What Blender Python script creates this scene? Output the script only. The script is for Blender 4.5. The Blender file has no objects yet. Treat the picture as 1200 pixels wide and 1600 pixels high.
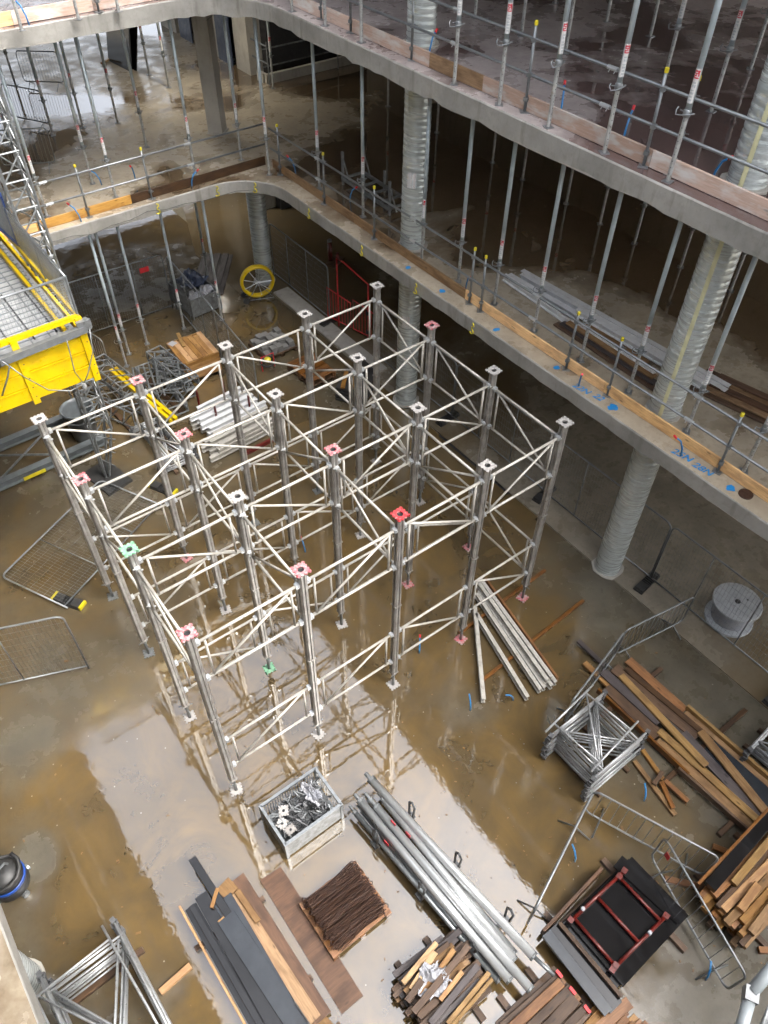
import bpy, math, random
from mathutils import Matrix, Vector
random.seed(7)
scene = bpy.context.scene
col = scene.collection
PI = math.pi
CAM = Vector((-1.4642, -11.5064, 13.7898))

# ------------------------------------------------------------------ camera, sky, sun, exposure
cam = bpy.data.objects.new('camera', bpy.data.cameras.new('camera')); col.objects.link(cam)
R0 = ((0.79717656, -0.60362216, 0.01224035), (-0.43849055, -0.59279292, -0.67551653), (0.41501274, 0.53313867, -0.73724323))
m = Matrix.Identity(4)
for i in range(3):
    m[i][0] = R0[0][i]; m[i][1] = -R0[1][i]; m[i][2] = -R0[2][i]; m[i][3] = CAM[i]
cam.matrix_world = m
cam.data.sensor_fit = 'VERTICAL'; cam.data.sensor_height = 24.0; cam.data.lens = 24.0 * 1205.0 / 1600.0
cam.data.clip_start = 0.05; cam.data.clip_end = 2000
scene.camera = cam
SUN_EL, SUN_ROT = math.radians(58), math.radians(150)
world = bpy.data.worlds.new('World'); scene.world = world; world.use_nodes = True
nt = world.node_tree; nt.nodes.clear()
wo = nt.nodes.new('ShaderNodeOutputWorld'); bg = nt.nodes.new('ShaderNodeBackground')
sky = nt.nodes.new('ShaderNodeTexSky'); sky.sky_type = 'NISHITA'; sky.sun_disc = False
sky.sun_elevation = SUN_EL; sky.sun_rotation = SUN_ROT; sky.dust_density = 6.0; sky.air_density = 1.0; sky.ozone_density = 1.0
hs = nt.nodes.new('ShaderNodeHueSaturation'); hs.inputs['Saturation'].default_value = 0.34; hs.inputs['Value'].default_value = 1.0
tcw = nt.nodes.new('ShaderNodeTexCoord'); cl = nt.nodes.new('ShaderNodeTexNoise'); cl.inputs['Scale'].default_value = 3.0; cl.inputs['Detail'].default_value = 6
crw = nt.nodes.new('ShaderNodeMapRange'); crw.inputs[1].default_value = 0.3; crw.inputs[2].default_value = 0.75; crw.inputs[3].default_value = 0.68; crw.inputs[4].default_value = 1.25
mx = nt.nodes.new('ShaderNodeVectorMath'); mx.operation = 'SCALE'
nt.links.new(sky.outputs[0], hs.inputs['Color']); nt.links.new(tcw.outputs['Generated'], cl.inputs['Vector'])
nt.links.new(cl.outputs['Fac'], crw.inputs[0]); nt.links.new(hs.outputs[0], mx.inputs[0]); nt.links.new(crw.outputs[0], mx.inputs['Scale'])
nt.links.new(mx.outputs[0], bg.inputs['Color']); bg.inputs['Strength'].default_value = 0.15
nt.links.new(bg.outputs[0], wo.inputs['Surface'])
sl = bpy.data.lights.new('sun', 'SUN'); sl.energy = 0.5; sl.angle = math.radians(50); sl.color = (1.0, 0.97, 0.93)
so = bpy.data.objects.new('sun', sl); col.objects.link(so)
sdir = Vector((math.sin(SUN_ROT) * math.cos(SUN_EL), math.cos(SUN_ROT) * math.cos(SUN_EL), math.sin(SUN_EL)))
so.rotation_euler = sdir.to_track_quat('Z', 'Y').to_euler(); so.location = (0, 0, 60)
vs = scene.view_settings; vs.view_transform = 'Standard'; vs.look = 'None'; vs.gamma = 1.0; vs.use_curve_mapping = False
vs.exposure = 2.5
cy = scene.cycles; cy.max_bounces = 6; cy.diffuse_bounces = 4; cy.glossy_bounces = 3; cy.transmission_bounces = 2; cy.transparent_max_bounces = 4
cy.caustics_reflective = False; cy.caustics_refractive = False; cy.use_light_tree = False
cy.use_adaptive_sampling = True; cy.adaptive_threshold = 0.05; cy.use_denoising = True

# ------------------------------------------------------------------ materials
class NT:
    def __init__(s, name):
        s.m = bpy.data.materials.new(name); s.m.use_nodes = True; s.t = s.m.node_tree
        s.b = s.t.nodes['Principled BSDF']; s.L = s.t.links
        s.tc = s.t.nodes.new('ShaderNodeTexCoord')
    def n(s, ty, **k):
        x = s.t.nodes.new(ty)
        for a, v in k.items(): setattr(x, a, v)
        return x
    def co(s, scale=(1, 1, 1), kind='Object', rnd=False):
        mp = s.n('ShaderNodeMapping'); mp.inputs['Scale'].default_value = scale
        s.L.new(s.tc.outputs[kind], mp.inputs['Vector'])
        if rnd:
            oi = s.n('ShaderNodeObjectInfo'); mu = s.n('ShaderNodeMath', operation='MULTIPLY'); mu.inputs[1].default_value = 57.0
            s.L.new(oi.outputs['Random'], mu.inputs[0]); s.L.new(mu.outputs[0], mp.inputs['Location'])
        return mp.outputs[0]
    def world(s, scale=(1, 1, 1), loc=(0, 0, 0)):
        g = s.n('ShaderNodeNewGeometry'); mp = s.n('ShaderNodeMapping'); mp.inputs['Scale'].default_value = scale; mp.inputs['Location'].default_value = loc
        s.L.new(g.outputs['Position'], mp.inputs['Vector']); return mp.outputs[0]
    def noise(s, vec, scale, detail=5, rough=0.55, dist=0.0):
        x = s.n('ShaderNodeTexNoise'); x.inputs['Scale'].default_value = scale; x.inputs['Detail'].default_value = detail
        x.inputs['Roughness'].default_value = rough; x.inputs['Distortion'].default_value = dist
        s.L.new(vec, x.inputs['Vector']); return x.outputs['Fac']
    def mr(s, v, a, b, c=0.0, d=1.0):
        x = s.n('ShaderNodeMapRange'); s.L.new(v, x.inputs[0])
        for i, q in enumerate((a, b, c, d)): x.inputs[i + 1].default_value = q
        return x.outputs[0]
    def mth(s, op, a, b=None):
        x = s.n('ShaderNodeMath', operation=op)
        for i, q in enumerate((a, b)):
            if q is None: continue
            if isinstance(q, (int, float)): x.inputs[i].default_value = q
            else: s.L.new(q, x.inputs[i])
        return x.outputs[0]
    def mix(s, f, a, b):
        x = s.n('ShaderNodeMix', data_type='RGBA')
        for i, q in ((0, f), (6, a), (7, b)):
            if isinstance(q, (int, float)): x.inputs[i].default_value = q
            elif isinstance(q, tuple): x.inputs[i].default_value = q if len(q) == 4 else (*q, 1)
            else: s.L.new(q, x.inputs[i])
        return x.outputs[2]
    def bump(s, h, st=0.3, d=0.02):
        x = s.n('ShaderNodeBump'); x.inputs['Strength'].default_value = st; x.inputs['Distance'].default_value = d
        s.L.new(h, x.inputs['Height']); s.L.new(x.outputs[0], s.b.inputs['Normal'])
    def put(s, k, v):
        if isinstance(v, (int, float)): s.b.inputs[k].default_value = v
        elif isinstance(v, tuple): s.b.inputs[k].default_value = v if len(v) == 4 else (*v, 1)
        else: s.L.new(v, s.b.inputs[k])

def metal(name, c1, c2, metallic=0.75, r=(0.28, 0.5), sc=6.0, dirt=None):
    n = NT(name); v = n.world(); f = n.mr(n.noise(v, sc), 0.35, 0.65)
    c = n.mix(f, c1, c2)
    if dirt:
        d = n.mr(n.noise(v, 14, 6, 0.7), 0.56, 0.7, 0, 0.85); c = n.mix(d, c, dirt)
    n.put('Base Color', c); n.put('Metallic', metallic); n.put('Roughness', n.mr(n.noise(v, sc * 3), 0.3, 0.7, *r))
    return n.m
def paint(name, c1, c2=None, rough=0.4, sc=5.0, dirt=(0.1, 0.08, 0.05), amt=0.5):
    n = NT(name); v = n.world(); c2 = c2 or tuple(x * 0.8 for x in c1)
    c = n.mix(n.mr(n.noise(v, sc), 0.35, 0.65), c1, c2)
    c = n.mix(n.mr(n.noise(v, sc * 2.3, 7, 0.7), 0.55, 0.75, 0, amt), c, dirt)
    n.put('Base Color', c); n.put('Roughness', n.mr(n.noise(v, 9), 0.3, 0.7, rough * 0.7, rough * 1.3)); return n.m
def wood(name, c1, c2, dark, rough=0.55, stain=0.4):
    n = NT(name)
    g = n.noise(n.co((1.2, 22, 22), rnd=True), 1.6, 6, 0.6, 0.6); k = n.noise(n.co((2.2, 6, 6), rnd=True), 1.1, 3)
    oi = n.n('ShaderNodeObjectInfo')
    c = n.mix(n.mr(g, 0.36, 0.62), c1, c2)
    c = n.mix(n.mr(k, 0.46, 0.66, 0, min(1, stain * 1.6)), c, dark)
    c = n.mix(n.mr(n.noise(n.co((3, 60, 60), rnd=True), 1.5, 3, 0.6), 0.55, 0.7, 0, 0.55), c, dark)
    kn = n.n('ShaderNodeTexVoronoi'); kn.inputs['Scale'].default_value = 1.0; n.L.new(n.co((2.2, 7, 7), rnd=True), kn.inputs['Vector'])
    c = n.mix(n.mr(kn.outputs['Distance'], 0.05, 0.14, 0.75, 0), c, tuple(x * 0.35 for x in dark))
    h = n.n('ShaderNodeHueSaturation'); n.L.new(c, h.inputs['Color'])
    n.L.new(n.mr(oi.outputs['Random'], 0, 1, 0.62, 1.3), h.inputs['Value']); n.L.new(n.mr(oi.outputs['Random'], 0, 1, 1.08, 0.82), h.inputs['Saturation'])
    n.put('Base Color', h.outputs[0]); n.put('Roughness', n.mr(k, 0.3, 0.7, rough * 0.6, rough * 1.25)); n.bump(g, 0.3, 0.004); n.put('Specular IOR Level', 0.28); return n.m
def concrete(name, c1, c2, dark, rough=0.75, wet=0.0):
    n = NT(name); v = n.world()
    a = n.noise(v, 0.9, 8, 0.62); b = n.noise(v, 7, 6, 0.7); st = n.noise(n.world((3, 3, 0.5)), 1.6, 5, 0.6)
    c = n.mix(n.mr(a, 0.35, 0.65), c1, c2); c = n.mix(n.mr(b, 0.5, 0.75, 0, 0.35), c, dark); c = n.mix(n.mr(st, 0.55, 0.72, 0, 0.6), c, dark)
    n.put('Base Color', c); n.put('Roughness', n.mr(a, 0.35, 0.65, rough * (1 - wet), rough)); n.bump(n.mth('ADD', b, n.noise(v, 40, 3)), 0.35, 0.012); return n.m
def wetfloor(name, wetc, wetc2, dryc, dryc2, silt, lo, hi, sc=0.34, ior=1.6, seed=0.0, ripples=False, minr=0.03, blobs=()):
    """concrete under a film of dirty water: deep film = smooth mirror, thin = rougher and paler"""
    n = NT(name); v = n.world((1, 1, 1), (seed, seed * 0.7, 0))
    big = n.noise(v, sc, 7, 0.55, 0.4); mid = n.noise(v, sc * 3.1, 6, 0.6, 0.5); fine = n.noise(v, 9, 6, 0.7)
    fld = n.mth('ADD', n.mth('MULTIPLY', big, 0.75), n.mth('MULTIPLY', mid, 0.25))
    vw = n.world()
    for (bx, by, br, amp) in blobs:
        d = n.n('ShaderNodeVectorMath', operation='DISTANCE'); n.L.new(vw, d.inputs[0]); d.inputs[1].default_value = (bx, by, 0)
        fld = n.mth('ADD', fld, n.mr(d.outputs['Value'], br * 0.35, br, amp, 0.0))
    w = n.mr(fld, lo, hi)                                   # 0 dry .. 1 standing water
    wc = n.mix(n.mr(n.noise(v, sc * 1.7, 5, 0.6), 0.42, 0.62), wetc, wetc2)
    wc = n.mix(n.mr(n.noise(v, sc * 2.6, 6, 0.65, 0.8), 0.43, 0.72, 0, 0.9), wc, silt)
    dc = n.mix(n.mr(n.noise(v, 1.3, 7, 0.65), 0.35, 0.65), dryc, dryc2)
    dc = n.mix(n.mr(fine, 0.5, 0.72, 0, 0.45), dc, tuple(x * 0.45 for x in dryc2))
    c = n.mix(w, dc, wc)
    vo = n.n('ShaderNodeTexVoronoi'); vo.inputs['Scale'].default_value = 5.5; vo.inputs['Randomness'].default_value = 1.0; n.L.new(v, vo.inputs['Vector'])
    sp = n.n('ShaderNodeSeparateColor'); n.L.new(vo.outputs['Color'], sp.inputs[0])
    grit = n.mth('MULTIPLY', n.mr(vo.outputs['Distance'], 0.05, 0.09, 1, 0), n.mth('GREATER_THAN', sp.outputs[0], 0.8))
    c = n.mix(n.mth('MULTIPLY', grit, 0.55), c, (0.5, 0.46, 0.38))
    n.put('Base Color', c)
    dr = n.mr(n.noise(v, 2.2, 6, 0.6), 0.35, 0.65, 0.16, 0.55)
    rr = n.n('ShaderNodeMix', data_type='FLOAT'); n.L.new(w, rr.inputs[0]); n.L.new(dr, rr.inputs[2]); rr.inputs[3].default_value = minr
    n.put('Roughness', rr.outputs[0])
    ri = n.n('ShaderNodeMix', data_type='FLOAT'); n.L.new(w, ri.inputs[0]); ri.inputs[2].default_value = 1.42; ri.inputs[3].default_value = ior; n.put('IOR', ri.outputs[0])
    inv = n.mth('SUBTRACT', 1.0, w)
    h = n.mth('MULTIPLY', n.mth('ADD', n.mth('MULTIPLY', fine, 0.5), n.noise(v, 30, 4, 0.7)), n.mth('MULTIPLY', inv, 0.0016))
    h = n.mth('ADD', h, n.mth('ADD', n.mth('MULTIPLY', n.noise(v, 1.6, 2, 0.5), 0.0018), n.mth('MULTIPLY', n.noise(v, 7.0, 2, 0.5), 0.0008)))
    if ripples:
        v2 = n.n('ShaderNodeTexVoronoi'); v2.inputs['Scale'].default_value = 1.5; n.L.new(v, v2.inputs['Vector'])
        s2 = n.n('ShaderNodeSeparateColor'); n.L.new(v2.outputs['Color'], s2.inputs[0])
        env = n.mth('MULTIPLY', n.mr(v2.outputs['Distance'], 0.0, 0.30, 1, 0), n.mth('GREATER_THAN', s2.outputs[1], 0.74))
        ring = n.mth('MULTIPLY', n.mth('SINE', n.mth('MULTIPLY', v2.outputs['Distance'], 95.0)), env)
        h = n.mth('ADD', h, n.mth('MULTIPLY', ring, 0.0003))
    n.bump(h, 1.0, 1.0); return n.m

GALV = metal('galvanised_steel', (0.252, 0.267, 0.276), (0.192, 0.207, 0.216), 0.65, (0.3, 0.5), 8)
GALVD = metal('weathered_galvanised_steel', (0.240, 0.255, 0.262), (0.150, 0.158, 0.158), 0.6, (0.35, 0.6), 8, (0.098, 0.075, 0.053))
PROP = metal('prop_tube_zinc', (0.46, 0.53, 0.56), (0.36, 0.42, 0.45), 0.35, (0.35, 0.55), 5)
PROPI = metal('prop_inner_tube', (0.42, 0.43, 0.42), (0.27, 0.27, 0.26), 0.4, (0.35, 0.6), 9, (0.2, 0.17, 0.13))
ALU = metal('aluminium_leg', (0.361, 0.351, 0.330), (0.234, 0.222, 0.208), 0.55, (0.3, 0.5), 5, (0.160, 0.128, 0.095))
FRAME = metal('frame_alu_splashed', (0.4433, 0.4238, 0.3848), (0.3471, 0.3328, 0.2990), 0.15, (0.35, 0.55), 7, (0.2314, 0.1924, 0.1352))
FRAME2 = metal('frame_alu_clean', (0.4303, 0.4446, 0.4498), (0.3367, 0.3458, 0.3562), 0.5, (0.25, 0.45), 7, (0.2808, 0.2431, 0.1872))
CHROME = metal('bright_zinc', (0.532, 0.551, 0.560), (0.475, 0.494, 0.503), 0.6, (0.27, 0.31), 1.2)
DARKST = metal('dark_steel', (0.12, 0.125, 0.13), (0.07, 0.07, 0.072), 0.5, (0.35, 0.6), 8)
RUST = paint('rusted_rebar', (0.046, 0.020, 0.010), (0.027, 0.012, 0.008), 0.6, 12, (0.078, 0.034, 0.015), 0.6)
YEL = paint('yellow_paint', (0.561, 0.391, 0.000), (0.510, 0.340, 0.000), 0.35, 2, (0.255, 0.170, 0.043), 0.25)
YCAP = paint('yellow_plastic', (0.62, 0.52, 0.015), None, 0.4, 5, (0.5, 0.4, 0.05), 0.2)
BLUE = paint('blue_paint', (0.012, 0.055, 0.26), None, 0.4)
CONDUIT = paint('blue_conduit', (0.015, 0.14, 0.36), (0.02, 0.18, 0.42), 0.35, 5, (0.02, 0.12, 0.3), 0.2)
REDP = paint('red_paint', (0.6600, 0.0240, 0.0300), (0.5040, 0.0180, 0.0240), 0.4, 5, (0.2400, 0.0360, 0.0240), 0.3)
REDST = paint('red_oxide_steel', (0.1100, 0.0088, 0.0055), (0.0715, 0.0066, 0.0044), 0.35, 9, (0.0495, 0.0165, 0.0110), 0.6)
RUB = paint('black_rubber', (0.018, 0.018, 0.018), (0.03, 0.03, 0.029), 0.5, 6, (0.07, 0.06, 0.05), 0.4)
WHITEP = paint('white_sheet', (0.340, 0.340, 0.354), (0.272, 0.286, 0.320), 0.35, 8, (0.306, 0.286, 0.272), 0.3)
GREYP = paint('grey_plastic', (0.136, 0.152, 0.160), (0.096, 0.108, 0.112), 0.4)
BLUEG = paint('grey_blue_film_ply', (0.0289, 0.0340, 0.0399), (0.0213, 0.0247, 0.0306), 0.16, 3, (0.0195, 0.0195, 0.0213), 0.5)
BLACKF = paint('black_film_ply', (0.006, 0.006, 0.0065), (0.011, 0.011, 0.012), 0.06, 4, (0.03, 0.028, 0.025), 0.2)
NAVY = paint('navy_tarpaulin', (0.02, 0.03, 0.06), (0.03, 0.04, 0.07), 0.45)
DARK = paint('painted_void_dark', (0.012, 0.012, 0.014), (0.02, 0.02, 0.022), 0.5)  # near-black colour painting the darkness inside openings, holes and slots
GRATE = metal('steel_grating', (0.42, 0.43, 0.43), (0.32, 0.33, 0.33), 0.5, (0.35, 0.5), 6)
def plate_mat(name, spray, amt):
    n = NT(name); v = n.world()
    c = n.mix(n.mr(n.noise(v, 22, 5, 0.65), amt - 0.1, amt + 0.12, 1, 0), (0.31, 0.298, 0.285), spray)
    n.put('Base Color', c); n.put('Roughness', 0.5); return n.m
PLW = plate_mat('head_plate_white', (0.5, 0.42, 0.38), 0.3); PLP = plate_mat('head_plate_pink', (0.42, 0.07, 0.09), 0.5)
PLR = plate_mat('head_plate_red', (0.42, 0.03, 0.035), 0.62); PLG = plate_mat('head_plate_green', (0.16, 0.36, 0.22), 0.62)
W_NEW = wood('new_pine', (0.36, 0.195, 0.06), (0.28, 0.14, 0.04), (0.14, 0.06, 0.02))
W_PALE = wood('pale_pine', (0.36, 0.23, 0.095), (0.28, 0.165, 0.06), (0.14, 0.075, 0.03))
W_OLD = wood('old_brown_timber', (0.1, 0.056, 0.029), (0.066, 0.036, 0.019), (0.032, 0.018, 0.011), 0.45)
W_ORG = wood('wet_orange_timber', (0.24, 0.105, 0.03), (0.165, 0.066, 0.018), (0.075, 0.03, 0.011), 0.4)
W_TOE = wood('fresh_toe_board', (0.72, 0.43, 0.15), (0.6, 0.33, 0.1), (0.33, 0.15, 0.05))
BEAMW = metal('bright_alu_beam', (0.72, 0.73, 0.74), (0.6, 0.61, 0.62), 0.2, (0.3, 0.45), 4, (0.4, 0.37, 0.32))
DRUMG = paint('pale_grey_flange', (0.4, 0.42, 0.44), (0.33, 0.35, 0.37), 0.35)
W_PINK = wood('washed_toe_board', (0.52, 0.36, 0.28), (0.42, 0.29, 0.22), (0.56, 0.52, 0.48), 0.7, 0.7)
W_PLY = wood('red_brown_plywood', (0.115, 0.058, 0.03), (0.085, 0.042, 0.022), (0.05, 0.027, 0.017), 0.5, 0.5)
W_OSB = wood('chipboard', (0.27, 0.16, 0.07), (0.2, 0.11, 0.043), (0.11, 0.058, 0.024), 0.6)
W_GREY = wood('purple_grey_timber', (0.0720, 0.0592, 0.0576), (0.0536, 0.0448, 0.0448), (0.0328, 0.0256, 0.0256), 0.5)
M_EDGE = concrete('slab_edge_concrete', (0.31, 0.3, 0.275), (0.2, 0.194, 0.175), (0.1, 0.092, 0.075), 0.7, 0.4)
M_SOFF = concrete('soffit_concrete', (0.405, 0.378, 0.338), (0.324, 0.297, 0.270), (0.216, 0.203, 0.176))
M_WALL = concrete('wall_concrete', (0.396, 0.374, 0.330), (0.308, 0.292, 0.259), (0.187, 0.176, 0.154))
M_COURT = wetfloor('courtyard_wet_concrete', (0.074, 0.053, 0.027), (0.094, 0.066, 0.032), (0.098, 0.087, 0.063), (0.066, 0.057, 0.041), (0.135, 0.086, 0.03), 0.35, 0.56, 0.27, 2.2, 3.0, True, 0.03,
    blobs=((2, -7, 6, 0.2), (4.5, -2.0, 4.5, 0.12), (5.2, -13.2, 3.2, -0.22), (9.0, -9.5, 3.6, -0.16), (8.6, -5.5, 1.8, -0.14), (-2.8, -2.5, 0.9, -0.16), (-3.3, -4.4, 0.55, -0.2), (4.4, -6.5, 1.2, -0.22), (6.5, -10, 2.2, -0.1)))
M_GF = wetfloor('ground_floor_concrete', (0.11, 0.086, 0.053), (0.138, 0.105, 0.062), (0.25, 0.22, 0.17), (0.17, 0.149, 0.115), (0.125, 0.088, 0.044), 0.44, 0.56, 0.16, 1.8, 11.0, False, 0.05, blobs=((13, 11, 5.0, 0.2), (8, 14, 5, 0.1), (10, -6, 7, -0.12)))
M_L1 = wetfloor('first_floor_wet_concrete', (0.085, 0.06, 0.036), (0.105, 0.073, 0.042), (0.38, 0.325, 0.245), (0.28, 0.24, 0.18), (0.15, 0.1, 0.055), 0.46, 0.53, 0.17, 2.7, 21.0, False, 0.02,
    blobs=((14, 3, 7.5, 0.3), (10.0, 0.5, 4.0, 0.25), (7.3, 10.6, 2.3, 0.2), (6.2, 13.6, 2.0, 0.3), (12.9, -4.9, 3.3, -0.7), (10.5, 8.6, 3.8, -0.3), (10, 14, 4.5, -0.3), (4.5, 9.6, 1.6, -0.3), (6.5, 17.3, 2.6, -0.35), (8, 20.5, 3, 0.3), (9.0, 11.8, 2.0, -0.2)))
M_L2 = wetfloor('second_floor_wet_concrete', (0.085, 0.06, 0.057), (0.105, 0.077, 0.073), (0.36, 0.315, 0.3), (0.27, 0.235, 0.225), (0.1, 0.06, 0.055), 0.44, 0.51, 0.2, 1.9, 33.0, False, 0.05,
    blobs=((13, -1, 6, 0.2), (9.2, 1, 2.2, -0.25), (9.2, -4.5, 2.4, -0.25), (9.2, -8, 2.2, -0.2), (9.4, 4, 2.2, -0.2)))
M_EARTH = concrete('surrounding_ground', (0.2, 0.18, 0.14), (0.15, 0.13, 0.1), (0.09, 0.08, 0.06), 0.9)
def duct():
    n = NT('spiral_galv_sheet'); a = n.noise(n.world((0.7, 0.7, 13)), 1.4, 4, 0.6); b = n.noise(n.world((1.5, 1.5, 0.6)), 1.2, 3)  # level colour bands stand in for the shading of the ribs
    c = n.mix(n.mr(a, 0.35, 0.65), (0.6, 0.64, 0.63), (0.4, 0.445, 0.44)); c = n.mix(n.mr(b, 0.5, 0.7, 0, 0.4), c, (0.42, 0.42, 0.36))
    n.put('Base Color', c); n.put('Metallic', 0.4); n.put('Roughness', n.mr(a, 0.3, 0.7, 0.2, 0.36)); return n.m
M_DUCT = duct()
M_CREAM = paint('yellowish_strip', (0.62, 0.6, 0.36), None, 0.4, 6, (0.4, 0.38, 0.25), 0.3)
M_BLUEP = paint('blue_spray', (0.0, 0.16, 0.42), (0.01, 0.2, 0.5), 0.6, 5, (0.1, 0.18, 0.26), 0.5)
M_SIGN = paint('red_sign', (0.6, 0.03, 0.04), None, 0.4)
M_GLASS = paint('clear_screen_sheet', (0.5, 0.55, 0.6), None, 0.2)
M_GLASS.node_tree.nodes['Principled BSDF'].inputs['Transmission Weight'].default_value = 0.85
M_LAMP = NT('lamp_white').m; M_LAMP.node_tree.nodes['Principled BSDF'].inputs['Emission Color'].default_value = (1, 0.97, 0.9, 1); M_LAMP.node_tree.nodes['Principled BSDF'].inputs['Emission Strength'].default_value = 14
def sticker_mat():
    n = NT('prop_sticker'); sx = n.n('ShaderNodeSeparateXYZ'); n.L.new(n.tc.outputs['Object'], sx.inputs[0]); X, Z = sx.outputs[0], sx.outputs[2]
    def bx(x0, x1, z0, z1):
        a = n.mth('MULTIPLY', n.mth('GREATER_THAN', X, x0), n.mth('LESS_THAN', X, x1)); b = n.mth('MULTIPLY', n.mth('GREATER_THAN', Z, z0), n.mth('LESS_THAN', Z, z1)); return n.mth('MULTIPLY', a, b)
    red = bx(-.034, .034, .30, .40)
    white = n.mth('MAXIMUM', bx(-.02, .008, .368, .38), n.mth('MAXIMUM', bx(-.034, -.006, .343, .354), n.mth('MAXIMUM', bx(.006, .018, .318, .356), bx(-.022, .034, .318, .328))))
    c = n.mix(red, (0.55, 0.55, 0.54), (0.42, 0.012, 0.03)); c = n.mix(n.mth('MULTIPLY', red, white), c, (0.6, 0.58, 0.58))
    t = None
    for x0, x1, z0, z1 in ((-.024, .022, .24, .262), (-.02, .0, .2, .226), (.008, .026, .192, .226), (-.026, .02, .15, .166), (-.024, .024, .11, .135), (-.02, .018, .07, .09), (-.02, .02, .03, .05)):
        q = bx(x0, x1, z0, z1); t = q if t is None else n.mth('MAXIMUM', t, q)
    c = n.mix(n.mth('MULTIPLY', t, 0.6), c, (0.2, 0.24, 0.27))
    c = n.mix(n.mr(n.noise(n.world(), 30, 5, 0.7), 0.55, 0.7, 0, 0.5), c, (0.4, 0.37, 0.33))
    n.put('Base Color', c); n.put('Roughness', 0.45); return n.m
STICK = sticker_mat()

# ------------------------------------------------------------------ helpers
class MB:
    def __init__(s): s.v = []; s.f = []; s.mi = []
    def add(s, vs, fs, mi=0):
        b = len(s.v); s.v += [tuple(q) for q in vs]; s.f += [tuple(b + i for i in q) for q in fs]; s.mi += [mi] * len(fs); return s
    def box(s, c, d, rz=0.0, rx=0.0, ry=0.0, mi=0):
        x, y, z = d[0] / 2, d[1] / 2, d[2] / 2
        M = Matrix.Translation(c) @ Matrix.Rotation(rz, 4, 'Z') @ Matrix.Rotation(ry, 4, 'Y') @ Matrix.Rotation(rx, 4, 'X')
        vs = [M @ Vector(q) for q in ((-x, -y, -z), (x, -y, -z), (x, y, -z), (-x, y, -z), (-x, -y, z), (x, -y, z), (x, y, z), (-x, y, z))]
        return s.add(vs, ((0, 3, 2, 1), (4, 5, 6, 7), (0, 1, 5, 4), (1, 2, 6, 5), (2, 3, 7, 6), (3, 0, 4, 7)), mi)
    def bar(s, a, b, w, h, up=(0, 0, 1), mi=0):
        a, b = Vector(a), Vector(b); d = (b - a).normalized(); u = Vector(up)
        if abs(d.dot(u)) > 0.98: u = Vector((0, 1, 0))
        r = d.cross(u).normalized(); u = r.cross(d); vs = []
        for p in (a, b):
            for i, j in ((-1, -1), (1, -1), (1, 1), (-1, 1)): vs.append(p + r * (w / 2 * i) + u * (h / 2 * j))
        return s.add(vs, ((0, 3, 2, 1), (4, 5, 6, 7), (0, 1, 5, 4), (1, 2, 6, 5), (2, 3, 7, 6), (3, 0, 4, 7)), mi)
    def tube(s, a, b, r, n=8, r2=None, caps=True, mi=0): return s.path([a, b], r, n, caps, r2=r2, mi=mi)
    def path(s, pts, r, n=8, caps=True, closed=False, r2=None, mi=0):
        pts = [Vector(p) for p in pts]; N = len(pts); vs = []; ref = None
        for i, p in enumerate(pts):
            if closed: d = pts[(i + 1) % N] - pts[i - 1]
            else: d = pts[min(i + 1, N - 1)] - pts[max(i - 1, 0)]
            d.normalize()
            if ref is None:
                ref = Vector((0, 0, 1)) if abs(d.z) < 0.9 else Vector((1, 0, 0))
            x = d.cross(ref).normalized(); y = x.cross(d).normalized(); ref = y
            rr = r if r2 is None else r + (r2 - r) * i / (N - 1)
            for k in range(n):
                t = 2 * PI * k / n; vs.append(p + x * (rr * math.cos(t)) + y * (rr * math.sin(t)))
        fs = []
        for i in range(N if closed else N - 1):
            j = (i + 1) % N
            for k in range(n):
                l = (k + 1) % n; fs.append((i * n + k, j * n + k, j * n + l, i * n + l))
        if caps and not closed:
            fs.append(tuple(range(n))); fs.append(tuple((N - 1) * n + k for k in reversed(range(n))))
        return s.add(vs, fs, mi)
    def prism(s, pts, z0, z1, mi=0, top=None):
        n = len(pts); vs = [(x, y, z0) for x, y in pts] + [(x, y, z1) for x, y in pts]
        fs = [(i, (i + 1) % n, n + (i + 1) % n, n + i) for i in range(n)]
        s.add(vs, fs, mi); b = len(s.v) - 2 * n
        s.f.append(tuple(b + i for i in reversed(range(n)))); s.mi.append(mi)
        s.f.append(tuple(b + n + i for i in range(n))); s.mi.append(mi if top is None else top); return s
    def lathe(s, prof, n=24, c=(0, 0, 0), mi=0, caps=True):
        N = len(prof); vs = []
        for r, z in prof:
            for k in range(n):
                t = 2 * PI * k / n; vs.append((c[0] + r * math.cos(t), c[1] + r * math.sin(t), c[2] + z))
        fs = [(i * n + k, i * n + (k + 1) % n, (i + 1) * n + (k + 1) % n, (i + 1) * n + k) for i in range(N - 1) for k in range(n)]
        if caps: fs += [tuple(reversed(range(n))), tuple((N - 1) * n + k for k in range(n))]
        return s.add(vs, fs, mi)
    def mesh(s, name, mats, smooth=False):
        me = bpy.data.meshes.new(name); me.from_pydata(s.v, [], s.f)
        for q in (mats if isinstance(mats, (list, tuple)) else [mats]): me.materials.append(q)
        if any(s.mi): me.polygons.foreach_set('material_index', s.mi)
        if smooth:
            me.polygons.foreach_set('use_smooth', [len(f) <= 4 for f in s.f])
        me.update(); return me
    def build(s, name, mats, parent=None, smooth=False): return link(name, s.mesh(name, mats, smooth), parent)
def link(name, me, parent=None, loc=(0, 0, 0), rot=(0, 0, 0)):
    o = bpy.data.objects.new(name, me); col.objects.link(o); o.location = loc; o.rotation_euler = rot
    if parent: o.parent = parent
    return o
def tag(o, label, cat, group=None):
    o['label'] = label; o['category'] = cat
    if group: o['group'] = group
    return o
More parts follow.
